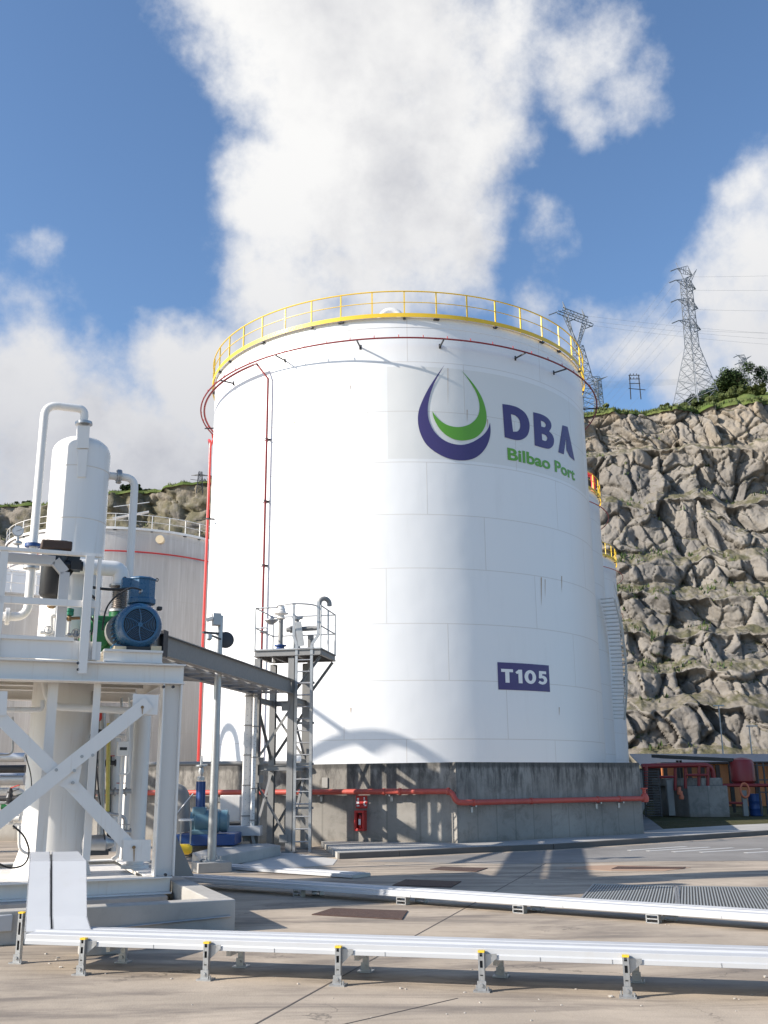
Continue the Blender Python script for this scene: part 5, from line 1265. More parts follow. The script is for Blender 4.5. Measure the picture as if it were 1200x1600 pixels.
# nozzle box on the head and saddle plate
pbx = kp(130, 690, VB-vr*.75)
part('nozzle', MB().prism([kp(120.5, 700, VB-vr-.03), kp(138.5, 700, VB-vr-.03), kp(140.5, 665, VB-vr-.03), kp(121.5, 665, VB-vr-.03)], V*.16), 'white', vs_)
part('name_plate', MB().prism([kp(121, 702, VB-vr-.02), kp(137, 702, VB-vr-.02), kp(134, 745, VB-vr-.02), kp(121, 745, VB-vr-.02)], V*.03), 'white', vs_)
part('nozzle_flange', MB().cyl(kp(131, 664, VB-vr+.04), kp(131, 660, VB-vr+.04), .13, 24), 'galv', vs_)
# overhead pipe
bq = VB-vr+.04
op = thing('overhead_pipe', 'white pipe arching from the vessel head down the left side and out', 'pipe', kp(50, 960, bq))
t1 = kp(131, 660, bq); t2 = kp(131, 647, bq); t3 = kp(70, 643, bq)
zz_ = t2.z+.08
pl2 = [t1, Vector((t1.x, t1.y, zz_)), Vector((t3.x, t3.y, zz_)), Vector((t3.x, t3.y, kp(50, 965, bq).z)), Vector((t3.x, t3.y, kp(50, 965, bq).z))-U*2.2]
part('pipe', MB().tube(bend(pl2, .2, 8), .062, 20), 'white', op)
part('flange', MB().cyl(Vector((t3.x, t3.y, kp(54, 855, bq).z)), Vector((t3.x, t3.y, kp(54, 850, bq).z)), .12, 20), 'deepblue', op)
part('flange', MB().cyl(Vector((t3.x, t3.y, kp(52, 889, bq).z)), Vector((t3.x, t3.y, kp(52, 884, bq).z)), .12, 20), 'galv', op)
part('flange', flange(MB(), Vector((t3.x, t3.y, kp(50, 965, bq).z))-U*.27, U, .125, .025, 10), 'white', op)
# side pipe
sp_ = thing('side_pipe', 'white pipe leaving the vessel side and dropping past the blue motor', 'pipe', kp(203, 1035, VB))
zs = kp(168, 743, VB).z; xa = vc+U*(vr-.03); xr = kp(208, 800, VB)
part('pipe', MB().tube(bend([Vector((xa.x, xa.y, zs)), Vector((xr.x, xr.y, zs)), Vector((xr.x, xr.y, zt1))], .17, 8), .06, 20), 'white', sp_)
fc = kp(186, 743, VB); part('flange', flange(MB(), Vector((fc.x, fc.y, zs)), U, .115, .028, 10), 'galv', sp_)
# big suction elbow with bellows
be = .95
e0 = kp(110, 884, be); e1 = kp(190, 884, be); e1.z = e0.z; e2 = Vector((e1.x, e1.y, kp(188, 914, be).z))
se = thing('suction_elbow', 'large white elbow pipe above steel bellows beside the motor', 'pipe', e2)
part('elbow', MB().tube(bend([e0, e1, e2], .33, 12), .115, 28), 'white', se)
zf = e2.z
part('flange', MB().cyl(Vector((e1.x, e1.y, zf-.03)), Vector((e1.x, e1.y, zf)), .16, 24), 'galv', se)
zz2 = kp(188, 957, be).z; prf = []
n_b = 11
for k in range(n_b*2+1): prf.append((.115 if k % 2 else .095, zz2+.04+(zf-.05-zz2-.04)*k/(n_b*2)))
part('bellows', MB().lathe(Vector((e1.x, e1.y, 0)), prf, 24), 'bellows', se)
part('flange', MB().cyl(Vector((e1.x, e1.y, zz2)), Vector((e1.x, e1.y, zz2+.035)), .15, 24), 'galv', se)
# green gearbox
gq = thing('blower', 'dark green blower casing half hidden behind the motor', 'blower', kp(160, 1020, 1.0))
gl, gr_ = (kp(140, 1000, .75)-S0).dot(U), (kp(188, 1000, .75)-S0).dot(U); zg0 = zch+.03; zg1 = kp(165, 962, .75).z
part('casing', MB().box(K((gl+gr_)/2+.06, 1.05, (zg0+zg1)/2), (gr_-gl+.1, .6, zg1-zg0), U).lathe(K(gl+.1, 1.3, (zg0+zg1)/2), [(.02, -.62), (.2, -.6), (.23, -.5), (.23, .1)], 24, axis=-V*-1), 'green', gq, bevel=.02)
part('top_flange', MB().cyl(Vector((e1.x, e1.y, zg1)), Vector((e1.x, e1.y, zz2-.002)), .14, 24), 'green', gq)
part('rib', MB().box(K((gl+gr_)/2+.02, .745, zg0+.3), (gr_-gl, .02, .02), U), 'green', gq)
part('shaft_guard', MB().cyl(K(gr_-.0, .5, kp(195, 985, .5).z), K(gr_, .95, kp(195, 985, .5).z), .24, 24), 'greysteel', gq)
# blue motor
mc = kp(219, 976, -.05); mr = .315
mo = thing('electric_motor', 'big blue electric motor with fan grille facing out on timber blocks', 'motor', kp(218, 1015, .3))
ML = .78
part('fan_cover', MB().lathe(mc, [(mr*.70, -.0), (mr*.72, -.012), (mr*.80, -.012), (mr*.93, .03), (mr, .09), (mr*1.01, .24), (mr*.97, .245)], 48, axis=V, caps=False), 'blue', mo)
fr_ = MB()
for k in range(9):
    rr = .03+k*.0215; fr_.tube([mc+U*(math.cos(t)*rr)+Zv*(math.sin(t)*rr)-V*.004 for t in [i*math.pi/18 for i in range(36)]], .0042, 5, closed=True)
for k in range(6):
    a = k*math.pi/3+.3; fr_.tube([mc+U*(math.cos(a+q*.35)*mr*.74*q)+Zv*(math.sin(a+q*.35)*mr*.74*q)-V*.008 for q in (.1, .35, .6, .85, 1)], .007, 5)
fr_.cyl(mc-V*.015, mc+V*.0, .035, 16)
part('grille', fr_, 'blue', mo); part('fan_void', MB().cyl(mc+V*.03, mc+V*.05, mr*.8, 32), 'black', mo)
body = MB().cyl(mc+V*.235, mc+V*(ML+.1), mr*.93, 48)
for k in range(36):
    a = k*math.pi/18
    if -2.1 < ((a+math.pi) % (2*math.pi))-math.pi < -1.0: continue
    dvec = U*math.cos(a)+Zv*math.sin(a); body.box(mc+V*(.26+ML/2)+dvec*mr*.95, (.07, .012, ML-.15), dvec, V)
part('body', body, 'blue', mo)
part('foot', MB().box(mc+V*.35-U*.23-Zv*mr*.93, (.2, .3, .07), U).box(mc+V*.35+U*.23-Zv*mr*.93, (.2, .3, .07), U), 'blue', mo, bevel=.01)
zb2 = mc.z+mr
tb = thing('terminal_box', 'x', 'x', (0, 0, 0)) if False else None
tbc = kp(222, 924, .35); tr_ = .2
part('terminal_box', MB().lathe(Vector((tbc.x, tbc.y, 0)), [(tr_*.7, zb2-.03), (tr_*.75, zb2+.03), (tr_*1.02, zb2+.04), (tr_*1.02, zb2+.1), (tr_*.94, zb2+.12), (tr_*.94, kp(222, 908, .35).z), (tr_*1.02, kp(222, 907.5, .35).z+.002), (tr_*1.02, kp(222, 905, .35).z), (tr_*.9, kp(222, 903.5, .35).z)], 8).box(Vector((tbc.x-.22, tbc.y-.05, kp(205, 912, .35).z)), (.14, .2, .14), U), 'blue', mo, sharp=30, bevel=.006)
for (x, y) in [(195, 904), (245, 906)]:
    p = kp(x, y, .35); part('lifting_eye', MB().tube([p+U*(math.cos(t)*.022)+Zv*(math.sin(t)*.022) for t in [i*math.pi/6 for i in range(12)]], .007, 6, closed=True), 'darksteel', mo)
p = kp(221, 923, .05); part('gland', MB().cyl(p, p+V*.2, .02, 10), 'galv', mo)
part('junction_knob', MB().box(kp(249, 951, .3), (.07, .1, .05), U), 'black', mo, bevel=.01)
for (x0_, x1_) in [(178, 197), (236, 252)]:
    A = kp(x0_, 1009, -.02); B = kp(x1_, 1019, -.02); hh = A.z-B.z
    solo('timber_block', MB().box((A+B)/2+V*.35+Zv*0, (abs((B-A).dot(U)), .72, hh), U), 'wood', 'pale timber block under the %s foot of the blue motor' % ('left' if x0_ < 200 else 'right'), 'timber block', bevel=.008)
part('cooling_skid', MB().box(mc-Zv*(mr+.03)+V*.3, (.42, .5, .1), U), 'black', mo)
# cables
def cable(pts, b, r=.012, label='', par=None): return solo('cable', MB().tube(bend([kp(x, y, b) for x, y in pts], .2, 6), r, 8), 'rubber', label, 'cable')
cable([(221, 922), (205, 917), (185, 928), (168, 945), (162, 965), (160, 985)], .02, .012, 'black cable looping from the motor terminal box down past the bellows')
cable([(141, 917), (165, 921), (196, 921)], .12, .02, 'thick black cable running level towards the motor')
cable([(141, 929), (152, 938)], .12, .02, 'short thick black cable behind the rail post')
cable([(140, 962), (149, 975), (143, 992)], .15, .014, 'small black hose curling beside the green blower')
cable([(141, 985), (136, 995), (128, 1002)], .3, .01, 'thin black lead at the platform edge')
# black cyclone tank
kb_ = .35
A = kp(84, 900, kb_); kr = (kp(105, 900, kb_)-kp(63, 900, kb_)).length/2
z1_ = kp(84, 862, kb_).z; z0_ = kp(84, 933, kb_).z
bt = thing('black_filter', 'black cylindrical filter housing with brown clamped lid behind the rails', 'filter', (A.x, A.y, z0_))
part('body', MB().lathe(Vector((A.x, A.y, 0)), [(kr*.3, z0_-.05), (kr*.85, z0_), (kr, z0_+.04), (kr, z1_)], 32), 'black', bt)
part('lid', MB().box(Vector((A.x, A.y, z1_+.065)), (kr*2.3, kr*2, .13), U), 'brown', bt, bevel=.02)
part('clamp', MB().box(Vector((A.x, A.y, z1_+.13)), (kr*1.6, kr*1.2, .04), U), 'black', bt, bevel=.01)
part('drain', MB().lathe(Vector((A.x, A.y, 0)), [(.035, z0_-.16), (.06, z0_-.14), (.06, z0_-.06), (.04, z0_-.04)], 12), 'brass', bt)
A2 = kp(118, 884, kb_-.05); part('outlet', MB().box(A2, (.14, .2, .14), U).cyl(A2-U*.2, A2+U*.1, .07, 16), 'black', bt)
part('web_bracket', MB().prism([kp(95, 866, kb_), kp(126, 868, kb_), kp(124, 880, kb_), kp(106, 905, kb_)], V*.02), 'black', bt)
# white square duct
dq = .12
dl = [kp(-60, 874, dq), kp(86, 877, dq), kp(101, 895, dq), kp(97, 1001, dq)]
dl[0].z = dl[1].z; dl[3] = Vector((dl[2].x, dl[2].y, dl[3].z))
dm_ = MB()
for a, b in zip(dl[:-1], dl[1:]): dm_.bar(a, b, .13, .13, up=V)
solo('square_duct', dm_, 'whitecover', 'white square cable duct bending down in front of the black filter', 'duct', bevel=.004)
# gauge
gg = thing('pressure_gauge', 'round silver pressure gauge on a thin stem at the left edge', 'gauge', kp(28, 858, .5)); gc = kp(28, 830, .5)
part('case', MB().lathe(gc, [(.075, -.03), (.078, .0), (.078, .03), (.01, .03)], 24, axis=V), 'galv', gg); part('dial', MB().lathe(gc-V*.031, [(.0, 0), (.066, 0), (.066, .002)], 24, axis=V), 'white', gg)
part('needle', MB().bar(gc-V*.034-U*.02-Zv*.01, gc-V*.034+U*.045+Zv*.02, .006, .003), 'black', gg)
part('stem', MB().cyl(gc-Zv*.07, kp(28, 860, .5), .018, 8).lathe(kp(27, 852, .5), [(.02, 0), (.06, .02), (.06, .05), (.02, .07)], 12), 'galv', gg)
# small valves and white pipework at the deck
gv = thing('actuated_valve', 'small green topped valve with brown body beside the square duct', 'valve', kp(108, 1000, .25)); c = kp(109, 958, .25)
part('actuator', MB().lathe(c-Zv*.04, [(.03, 0), (.055, .01), (.055, .05), (.045, .055), (.055, .06), (.055, .1), (.02, .11)], 18), simple('valve_green', (.02, .2, .12), .4), gv)
part('body', MB().cyl(c-Zv*.11, c-Zv*.045, .028, 12).cyl(c-U*.06-Zv*.08, c+U*.14-Zv*.06, .022, 10), 'brass', gv)
part('stem', MB().cyl(c-Zv*.36, c-Zv*.11, .02, 10), 'white', gv)
def wpipe(name, pts, b, r, label, mat='white', cat='pipe'): return solo(name, MB().tube(bend([kp(x, y, b) for x, y in pts], .1, 5), r, 12), mat, label, cat)
wpipe('pipe', [(80, 1000), (80, 962), (88, 962)], .3, .03, 'thin white vertical pipe below the black filter')
wpipe('pipe', [(93, 1002), (94, 970), (100, 970)], .2, .03, 'short white bent pipe beside the green valve')
wpipe('pipe', [(139, 1002), (140, 945)], .35, .02, 'thin white conduit left of the green blower')
for (x, y, s, lb) in [(75, 985, 1, 'white hand wheel valve at the left of the deck pipes'), (92, 992, 1.2, 'larger white globe valve low on the deck'), (118, 990, 1.1, 'silver valve cluster beside the rail post')]:
    c = kp(x, y, .22); t = thing('deck_valve', lb, 'valve', c-Zv*.1)
    part('body', MB().lathe(c-Zv*.1*s, [(.05*s, 0), (.05*s, .015), (.028*s, .02), (.05*s, .07), (.028*s, .12), (.03*s, .15)], 16).cyl(c-U*.1*s-Zv*.03, c+U*.1*s-Zv*.03, .03*s, 12), 'white' if s != 1.1 else 'galv', t)
    part('hand_wheel', MB().tube([c+U*(math.cos(q)*.05*s)+Zv*(math.sin(q)*.05*s)-V*.06 for q in [i*math.pi/8 for i in range(16)]], .008, 6, closed=True).cyl(c-V*.06, c, .01, 6), 'galv', t)

# things under the platform
wpipe('pipe', [(-40, 1109), (66, 1109), (66, 1094)], .5, .035, 'cream pipe under the deck at left')
wpipe('pipe', [(70, 1062), (72, 1085), (84, 1104), (240, 1113)], .6, .05, 'cream pipe turning under the deck and running right')
wpipe('pipe', [(200, 1128), (200, 1170), (192, 1180), (184, 1338), (175, 1343)], .9, .028, 'white pipe hanging down near the right column')
wpipe('pipe', [(157, 1110), (157, 1124), (150, 1126)], .9, .025, 'short red bent pipe under the deck', 'red')
wpipe('level_gauge', [(170, 1130), (168, 1268)], 1.1, .03, 'tall yellow level gauge tube between white pipes', simple('yellow_glass', (.5, .42, .1), .3), 'gauge')
wpipe('pipe', [(160, 1112), (157, 1330)], 1.2, .05, 'galvanised upright pipe beside the yellow gauge', 'galv')
wpipe('pipe', [(180, 1112), (177, 1330)], 1.6, .09, 'thick white upright pipe behind the yellow gauge')
A = kp(219, 1200, 1.6); wc = thing('white_standpipe', 'wide white upright standpipe just left of the right column', 'standpipe', (A.x, A.y, .5))
part('pipe', MB().cyl(Vector((A.x, A.y, .45)), Vector((A.x, A.y, kp(219, 1095, 1.6).z)), .125, 24), 'white', wc); part('base_flange', MB().cyl(Vector((A.x, A.y, .4)), Vector((A.x, A.y, .449)), .2, 24), 'white', wc)
for i, (x, y, lb) in enumerate([(152, 1150, 'dark pump head under the deck'), (192, 1170, 'small white transmitter box on the hanging pipe'), (152, 1318, 'grey motorised pump on the skid floor'), (140, 1320, 'small silver valve on the skid floor')]):
    c = kp(x, y, .8); t = thing('instrument', lb, 'instrument', c)
    if i == 0: part('body', MB().lathe(c, [(.02, -.1), (.08, -.08), (.1, 0), (.08, .1), (.02, .12)], 16, axis=U), 'darksteel', t); part('pipe', MB().cyl(c-Zv*.9, c, .03, 10), 'darksteel', t)
    elif i == 1: part('box', MB().box(c, (.16, .1, .2), U), 'white', t, bevel=.01); part('panel', MB().box(c-V*.052, (.1, .006, .04), U), 'darksteel', t)
    elif i == 2: part('motor', MB().lathe(c, [(.05, -.2), (.11, -.18), (.12, .1), (.08, .14), (.05, .22)], 20, axis=U), 'galv', t); part('foot', MB().box(c-Zv*.12, (.3, .15, .06), U), 'darksteel', t)
    else: part('body', MB().lathe(c-Zv*.05, [(.04, 0), (.07, .04), (.03, .1), (.06, .14)], 12), 'galv', t)
cable([(150, 1180), (153, 1230), (160, 1280), (165, 1322)], .7, .01, 'black cable hanging between the uprights under the deck')
cable([(-10, 1345), (15, 1358), (40, 1352), (47, 1330), (38, 1305), (20, 1290)], .3, .012, 'black hose looped over the base beam at the left edge')
cable([(40, 1180), (50, 1215), (48, 1250)], 1.0, .008, 'thin grey wire hanging beside the vessel')
# pipe rack with big insulated lines at far left, seen below the deck
for i, (y, r_, mt, lb) in enumerate([(1187, .08, 'whiteinsul', 'uppermost silver lagged pipe seen below the deck at left'), (1205, .07, 'darksteel', 'dark pipe just below the uppermost silver one at left'), (1221, .11, 'whiteinsul', 'fat silver lagged pipe at left under the deck'), (1241, .08, 'white', 'white pipe at left under the lagged pipes'), (1255, .05, 'faded_red', 'faded red pipe at left above the valves')]):
    A = atY(-380, y, 18.5+i*.2); B = atY(39, y, 18.5+i*.2); B.z = A.z; ex = [B] if i != 3 else [B, B-Zv*.5]
    solo('rack_pipe', MB().tube(bend([A]+ex, .2), r_, 16), mt, lb, 'pipe')
for i in range(7):
    x = rb_.uniform(0, 40); y = rb_.uniform(1240, 1296); c = atY(x, y, 16.8+rb_.uniform(0, .8)); t = thing('small_valve', ['silver valve with long lever', 'dark green valve', 'pale flanged valve', 'black handled valve', 'short silver ball valve', 'dark strainer valve', 'pale valve nearest the vessel'][i]+' in the cluster at the left edge under the deck', 'valve', c)
    part('body', MB().lathe(c-Zv*.12, [(.07, 0), (.07, .02), (.04, .03), (.065, .1), (.04, .17), (.05, .2), (.02, .26)], 14).cyl(c-Vector((.18, 0, .03)), c+Vector((.18, 0, -.03)), .045, 12), ['galv', 'green', 'white', 'galv', 'galv', 'darksteel', 'white'][i], t)
    part('handle', MB().bar(c+Zv*.13, c+Zv*.15+Vector((.16, -.05, .03)), .03, .012), ['darksteel', 'green', 'red'][i % 3], t)

# ------------------------------------------------------------------ containment kerb walls around the skid
cbk = thing('containment_kerb', 'low precast concrete kerb wall boxed around the white steel frame', 'kerb wall', K(.39, -2.37, 0))
CH = .33
part('front_wall', MB().prism([K(-7, -2.37, 0), K(.39, -2.37, 0), K(.39, -2.12, 0), K(-7, -2.12, 0)], Zv*CH), 'concrete', cbk, bevel=.012)
part('side_wall', MB().prism([K(.13, -2.118, 0), K(.388, -2.118, 0), K(.388, 5.0, 0), K(.13, 5.0, 0)], Zv*CH), 'concrete', cbk, bevel=.012)
part('plinth', MB().prism([K(-7, -.35, 0), K(.0, -.35, 0), K(.0, .35, 0), K(-7, .35, 0)], Zv*(zb0_-.002)), 'concrete', cbk, bevel=.01)
A = K(-1.4, -2.385, .09); part('conduit', MB().cyl(A, K(.33, -2.385, .16), .012, 8), 'galv', cbk)

# ================================================================== CABLE TRAYS
def traybody(mb, A, B, wd, z, h, ends=True):
    """ribbed cover sheet: cross-section swept from A to B (front lower edge), wd away from the camera"""
    A = Vector((A.x, A.y, 0)); B = Vector((B.x, B.y, 0)); dd = (B-A).normalized(); n = Vector((-dd.y, dd.x, 0))
    sec = [(0, z), (0, z+h*.42), (.012, z+h*.47), (.012, z+h*.98), (.03, z+h), (wd*.26, z+h), (wd*.29, z+h+.016), (wd*.48, z+h+.016), (wd*.5, z+h+.004), (wd*.53, z+h+.004), (wd*.55, z+h+.016), (wd*.72, z+h+.016), (wd*.75, z+h), (wd-.03, z+h), (wd-.01, z+h*.98), (wd-.01, z+.0)]
    return mb.prism([A+n*s+Zv*q for s, q in sec], B-A)
def support(par, P, dd, hgt, front=True):
    n = Vector((-dd.y, dd.x, 0)); P = Vector((P.x, P.y, 0)); s = -1 if front else 1
    o = part('support', MB().box(P+Zv*(hgt/2+.012)+n*.018, (.05, .006, hgt), dd).box(P+Zv*(hgt/2+.012)-dd*.022, (.006, .035, hgt), dd).box(P+Zv*(hgt/2+.012)+dd*.022, (.006, .035, hgt), dd)
             .box(P+Zv*(hgt/2+.012)-n*.0185-dd*.0175, (.012, .005, hgt), dd).box(P+Zv*(hgt/2+.012)-n*.0185+dd*.0175, (.012, .005, hgt), dd)
             .box(P+Zv*(hgt*.5+.012)-n*.0185, (.024, .004, .05), dd).box(P+Zv*(hgt*.88)-n*.0185, (.024, .004, .03), dd).box(P+Zv*(.06)-n*.0185, (.024, .0045, .11), dd), 'galv', par)
    part('base_plate', MB().box(P+Zv*.006, (.13, .11, .012), dd).box(P+Zv*.04-n*.03, (.07, .008, .08), dd).cyl(P-n*.045+Zv*.05, P-n*.02+Zv*.05, .014, 8).cyl(P+dd*.05-n*.03, P+dd*.05-n*.03+Zv*.04, .008, 6).cyl(P-dd*.05+n*.03, P-dd*.05+n*.03+Zv*.04, .008, 6), 'galv', o)
    part('cap', MB().box(P+Zv*(hgt+.018), (.052, .045, .014), dd), 'yellow', o)
    part('slot_back', MB().box(P+Zv*(hgt/2)+n*.012, (.034, .004, hgt*.9), dd), 'darksteel', o)
    if front: part('gusset', MB().prism([P+dd*.026+Zv*(hgt-.0)+n*.01, P+dd*.026+Zv*(hgt-.11)+n*.01, P+dd*.12+Zv*(hgt-.03)+n*.01, P+dd*.12+Zv*(hgt)+n*.01], n*.006), 'galv', o)
    part('arm', MB().bar(P+n*.02+Zv*(hgt-.03), P+n*(.3 if front else -.3)+Zv*(hgt-.03), .04, .04), 'galv', o)
    return o
tz, th_ = .225, .085
FL = atZ(38, 1475.5, tz); FR = atZ(1200, 1515, tz); fd = (FR-FL).normalized(); fn = Vector((-fd.y, fd.x, 0))
FR2 = FL+fd*9.5
ft = thing('cable_tray', 'long white covered cable tray crossing the foreground on slotted steel legs', 'cable tray', FL, 'covered cable trays in the yard')
ctb = part('cover', traybody(MB(), FL, FR2, .56, tz, th_), 'whitecover', ft, bevel=.003)
for k in (.7, 1.25, 2.35, 3.3, 4.55, 5.1, 5.9, 7.2): part('cover_joint', MB().box(FL+fd*k+Zv*(th_*.2)-fn*.0015, (.004, .003, th_*.4), fd), 'galv', ft)
feet = [(128, 1520), (320, 1528), (527, 1535), (748, 1545), (972, 1558)]
ff = [atZ(*p) for p in feet]; ff += [ff[-1]+fd*1.13, ff[-1]+fd*2.26]; ff = [P+fd*.045 for P in ff]
for P in ff:
    s = (P-FL).dot(fd); base = FL+fd*s; base.z = 0
    base = base-fn*min(.06, max(.02, (base-P).dot(fn)))
    support(ft, base, fd, tz+.048, True)
    support(ft, base+fn*.63+fd*.06, fd, tz-.04, False)
# ramp cover coming down from the skid over the kerb wall
def rampcover(l, r, label):
    yy = lambda x, y: y-(x-46)*.0087
    P = [atZ(l[0], 1331, .84), atZ(r[0], yy(r[0], 1331), .84), atZ(r[1], yy(r[1], 1346), .836), atZ(l[1], yy(l[1], 1346), .836)]
    g = [P[0], P[3], atZ(l[2], yy(l[2], 1432), .42), atZ(l[3], yy(l[3], 1455), tz+th_+.004)]; h = [P[1], P[2], atZ(r[2], yy(r[2], 1432), .42), atZ(r[3], yy(r[3], 1455), tz+th_+.004)]
    mb = MB()
    for k in range(3):
        a, b, c, d_ = g[k], g[k+1], h[k+1], h[k]; nrm = (b-a).cross(d_-a).normalized(); nrm = nrm if nrm.z > 0 else -nrm
        mb.prism([a, b, c, d_], -Zv*.012)
        mb.prism([a, b, b-Zv*.07, a-Zv*.07], (d_-a).normalized()*.01); mb.prism([d_, c, c-Zv*.07, d_-Zv*.07], (a-d_).normalized()*.01)
    return mb
rc = thing('ramp_cover', 'twin white cover panels bending down over the kerb into the front tray', 'cover panel', FL+fn*.8)
part('panel', rampcover((46, 46, 40, 39), (78, 79, 79, 80), ''), 'whitecover', rc, 'left panel'); part('panel', rampcover((81, 81.5, 81.5, 83), (122, 135, 136, 143), ''), 'whitecover', rc, 'wider right panel')
lin = rampcover((75, 76, 76, 78), (85, 85, 86, 88), ''); lin.v = [v-Zv*.03+fn*.02 for v in lin.v]; part('liner', lin, 'black', rc)
sup2 = thing('tray_leg', 'slotted steel leg with yellow cap at the left end of the front tray', 'support leg', atZ(28, 1505)); support(sup2, atZ(28, 1505), fd, .42, True)
solo('junction_box', MB().box(atZ(-2, 1478)+Zv*.22, (.22, .12, .16), U), 'whitecover', 'small pale junction box cut by the left edge of the picture', 'junction box', bevel=.01)
ub = atZ(150, 1500); solo('concrete_block', MB().box(Vector((ub.x-.05, ub.y+.35, .09)), (.42, .2, .18), U), 'concrete', 'small shaded concrete block under the front cable tray', 'block', bevel=.01)
# second tray
G0, G1 = Vector((-3.05, 16.45, 0)), Vector((4.1, 11.49, 0)); gdv = (G1-G0).normalized(); gn = Vector((-gdv.y, gdv.x, 0))
g2 = thing('cable_tray', 'lower white covered cable tray running away behind the front one', 'cable tray', G0, 'covered cable trays in the yard')
part('cover', traybody(MB(), G0-gdv*.3-gn*.02, G0+gdv*12.5-gn*.02, .46, .10, .075), 'whitecover', g2, bevel=.003)
for (x, y) in [(468, 1401), (630, 1413), (810, 1427), (1024, 1441)]:
    P = atZ(x, y); s = (P-G0).dot(gdv); b0 = G0+gdv*s
    for off in (.03, .36):
        q = b0+gn*off+gdv*(off*.25); o = part('support', MB().box(q+Zv*.048, (.15, .10, .012), gdv).box(q+Zv*.048-gdv*.07, (.012, .1, .09), gdv).box(q+Zv*.048+gdv*.07, (.012, .1, .09), gdv).box(q+Zv*.006, (.15, .1, .010), gdv).box(q+Zv*.092, (.15, .10, .012), gdv), 'galv', g2)
for k in (1.9, 4.1, 6.3, 8.2): part('cover_joint', MB().box(G0+gdv*k+Zv*.118-gn*.0215, (.005, .004, .03), gdv), 'galv', g2)
# third tray
H0 = atZ(338, 1354, .05); H1 = atZ(560, 1369, .05); hdv = (H1-H0).normalized()
g3_ = thing('cable_tray', 'short flat white cable tray lying on the ground by the pole', 'cable tray', H0, 'covered cable trays in the yard')
part('cover', traybody(MB(), H0, H0+hdv*3.4, .5, .015, .05), 'whitecover', g3_)
part('end_cap', MB().box(H0+hdv*3.41+Vector((-hdv.y, hdv.x, 0))*.25+Zv*-.02, (.01, .48, .05), hdv), 'galv', g3_)
# concrete blocks near the tower
cs_ = thing('concrete_step', 'low pale concrete block lying between the camera pole and the tower', 'concrete block', atZ(430, 1336))
part('block', MB().prism([atZ(312, 1363), atZ(438, 1337), atZ(438, 1337)+V*.9-U*.05, atZ(366, 1337)+V*.55, atZ(300, 1350)], Zv*.22), 'concrete', cs_, bevel=.015)

# ------------------------------------------------------------------ pump set behind the pole
Yp = 23.4
pu = thing('pump_set', 'grey blue upright pump and motor on a blue drip tray behind the pole', 'pump', atY(322, 1318, Yp))
tl, tr2 = atY(277, 1318, Yp), atY(369, 1318, Yp)
zq = atY(322, 1306, Yp).z
part('drip_tray', MB().box(((tl.x+tr2.x)/2, Yp+.3, (zq+.25)/2+.02), (tr2.x-tl.x, 1.1, max(.1, zq-.2))), 'deepblue', pu, bevel=.02)
part('motor', MB().lathe(atY(326, 1283, Yp), [(.05, -.42), (.2, -.4), (.22, -.3), (.26, -.28), (.26, .22), (.22, .26), (.24, .3), (.24, .42), (.12, .46)], 28, axis=(1, .1, 0)), 'teal', pu)
part('bearing_box', MB().box(atY(312, 1268, Yp-.1), (.3, .25, .2)).box(atY(318, 1300, Yp-.1), (.5, .3, .12)), 'teal', pu, bevel=.03)
part('column', MB().cyl(atY(313, 1265, Yp), atY(314, 1221, Yp), .075, 16).cyl(atY(307, 1262, Yp), atY(308, 1221, Yp), .02, 8).cyl(atY(319, 1262, Yp), atY(320, 1221, Yp), .02, 8), 'deepblue', pu)
part('top_valve', MB().lathe(atY(314, 1216, Yp), [(.09, -.05), (.09, .02), (.04, .05), (.07, .15), (.04, .25), (.12, .26), (.12, .29), (.03, .3), (.02, .5)], 14).bar(atY(306, 1197, Yp), atY(324, 1195, Yp), .05, .05), 'galv', pu)
wt = thing('small_table', 'small white topped stand beside the blue drip tray', 'stand', atY(291, 1310, 22.9)); c = atY(291, 1281, 22.9)
part('top', MB().box(c, (.28, .3, .04)), 'white', wt)
for s in (-1, 1): part('leg', MB().bar(Vector((c.x+s*.11, c.y, .3)), c+Vector((s*.11, 0, 0)), .03, .03), 'galv', wt)
c = atY(361, 1263, 25.3); cbx = thing('control_cabinet', 'white control cabinet against the wall behind the pump set', 'cabinet', (c.x, c.y, .3))
part('body', MB().box(c, (.5, .25, .62)), 'white', cbx, bevel=.01); part('door', MB().box(c-Vector((0, .132, 0)), (.44, .012, .56)), 'white', cbx); part('leg', MB().box(c-Vector((0, 0, .5)), (.46, .2, .3)), 'darksteel', cbx)
c = atY(372, 1298, 24.5); solo('white_box', MB().box(c, (1.1, .4, .22)), 'whitecover', 'long low white box by the tower foot behind the pump', 'box', bevel=.01)
e = [atY(262, 1236, 24), atY(284, 1236, 24), atY(288, 1300, 24)]; e[1].z = e[0].z
solo('elbow_pipe', MB().tube(bend(e, .35, 8), .17, 20), 'greysteel', 'thick dark grey elbow pipe between column and pump set', 'pipe')
solo('prop', MB().cyl(atY(276, 1272, 22.6), atY(302, 1240, 22.6), .02, 8), 'galv', 'thin slanting silver rod left of the blue pump', 'rod')
c = atZ(325, 1333); solo('pump_plinth', MB().prism([atZ(270, 1338), atZ(371, 1334), atZ(371, 1334)+V*1.6, atZ(270, 1338)+V*1.6], Zv*.26), 'concrete', 'concrete plinth under the blue drip tray', 'plinth', bevel=.015)
c = atY(287, 1327, 20.6); solo('yellow_cap', MB().lathe(c-Vector((.16, 0, 0)), [(.08, 0), (.1, .02), (.1, .26), (.06, .32), (.01, .33)], 18, axis=(1, 0, 0)), 'yellow', 'bright yellow capped cylinder at the foot of the white frame', 'cap')
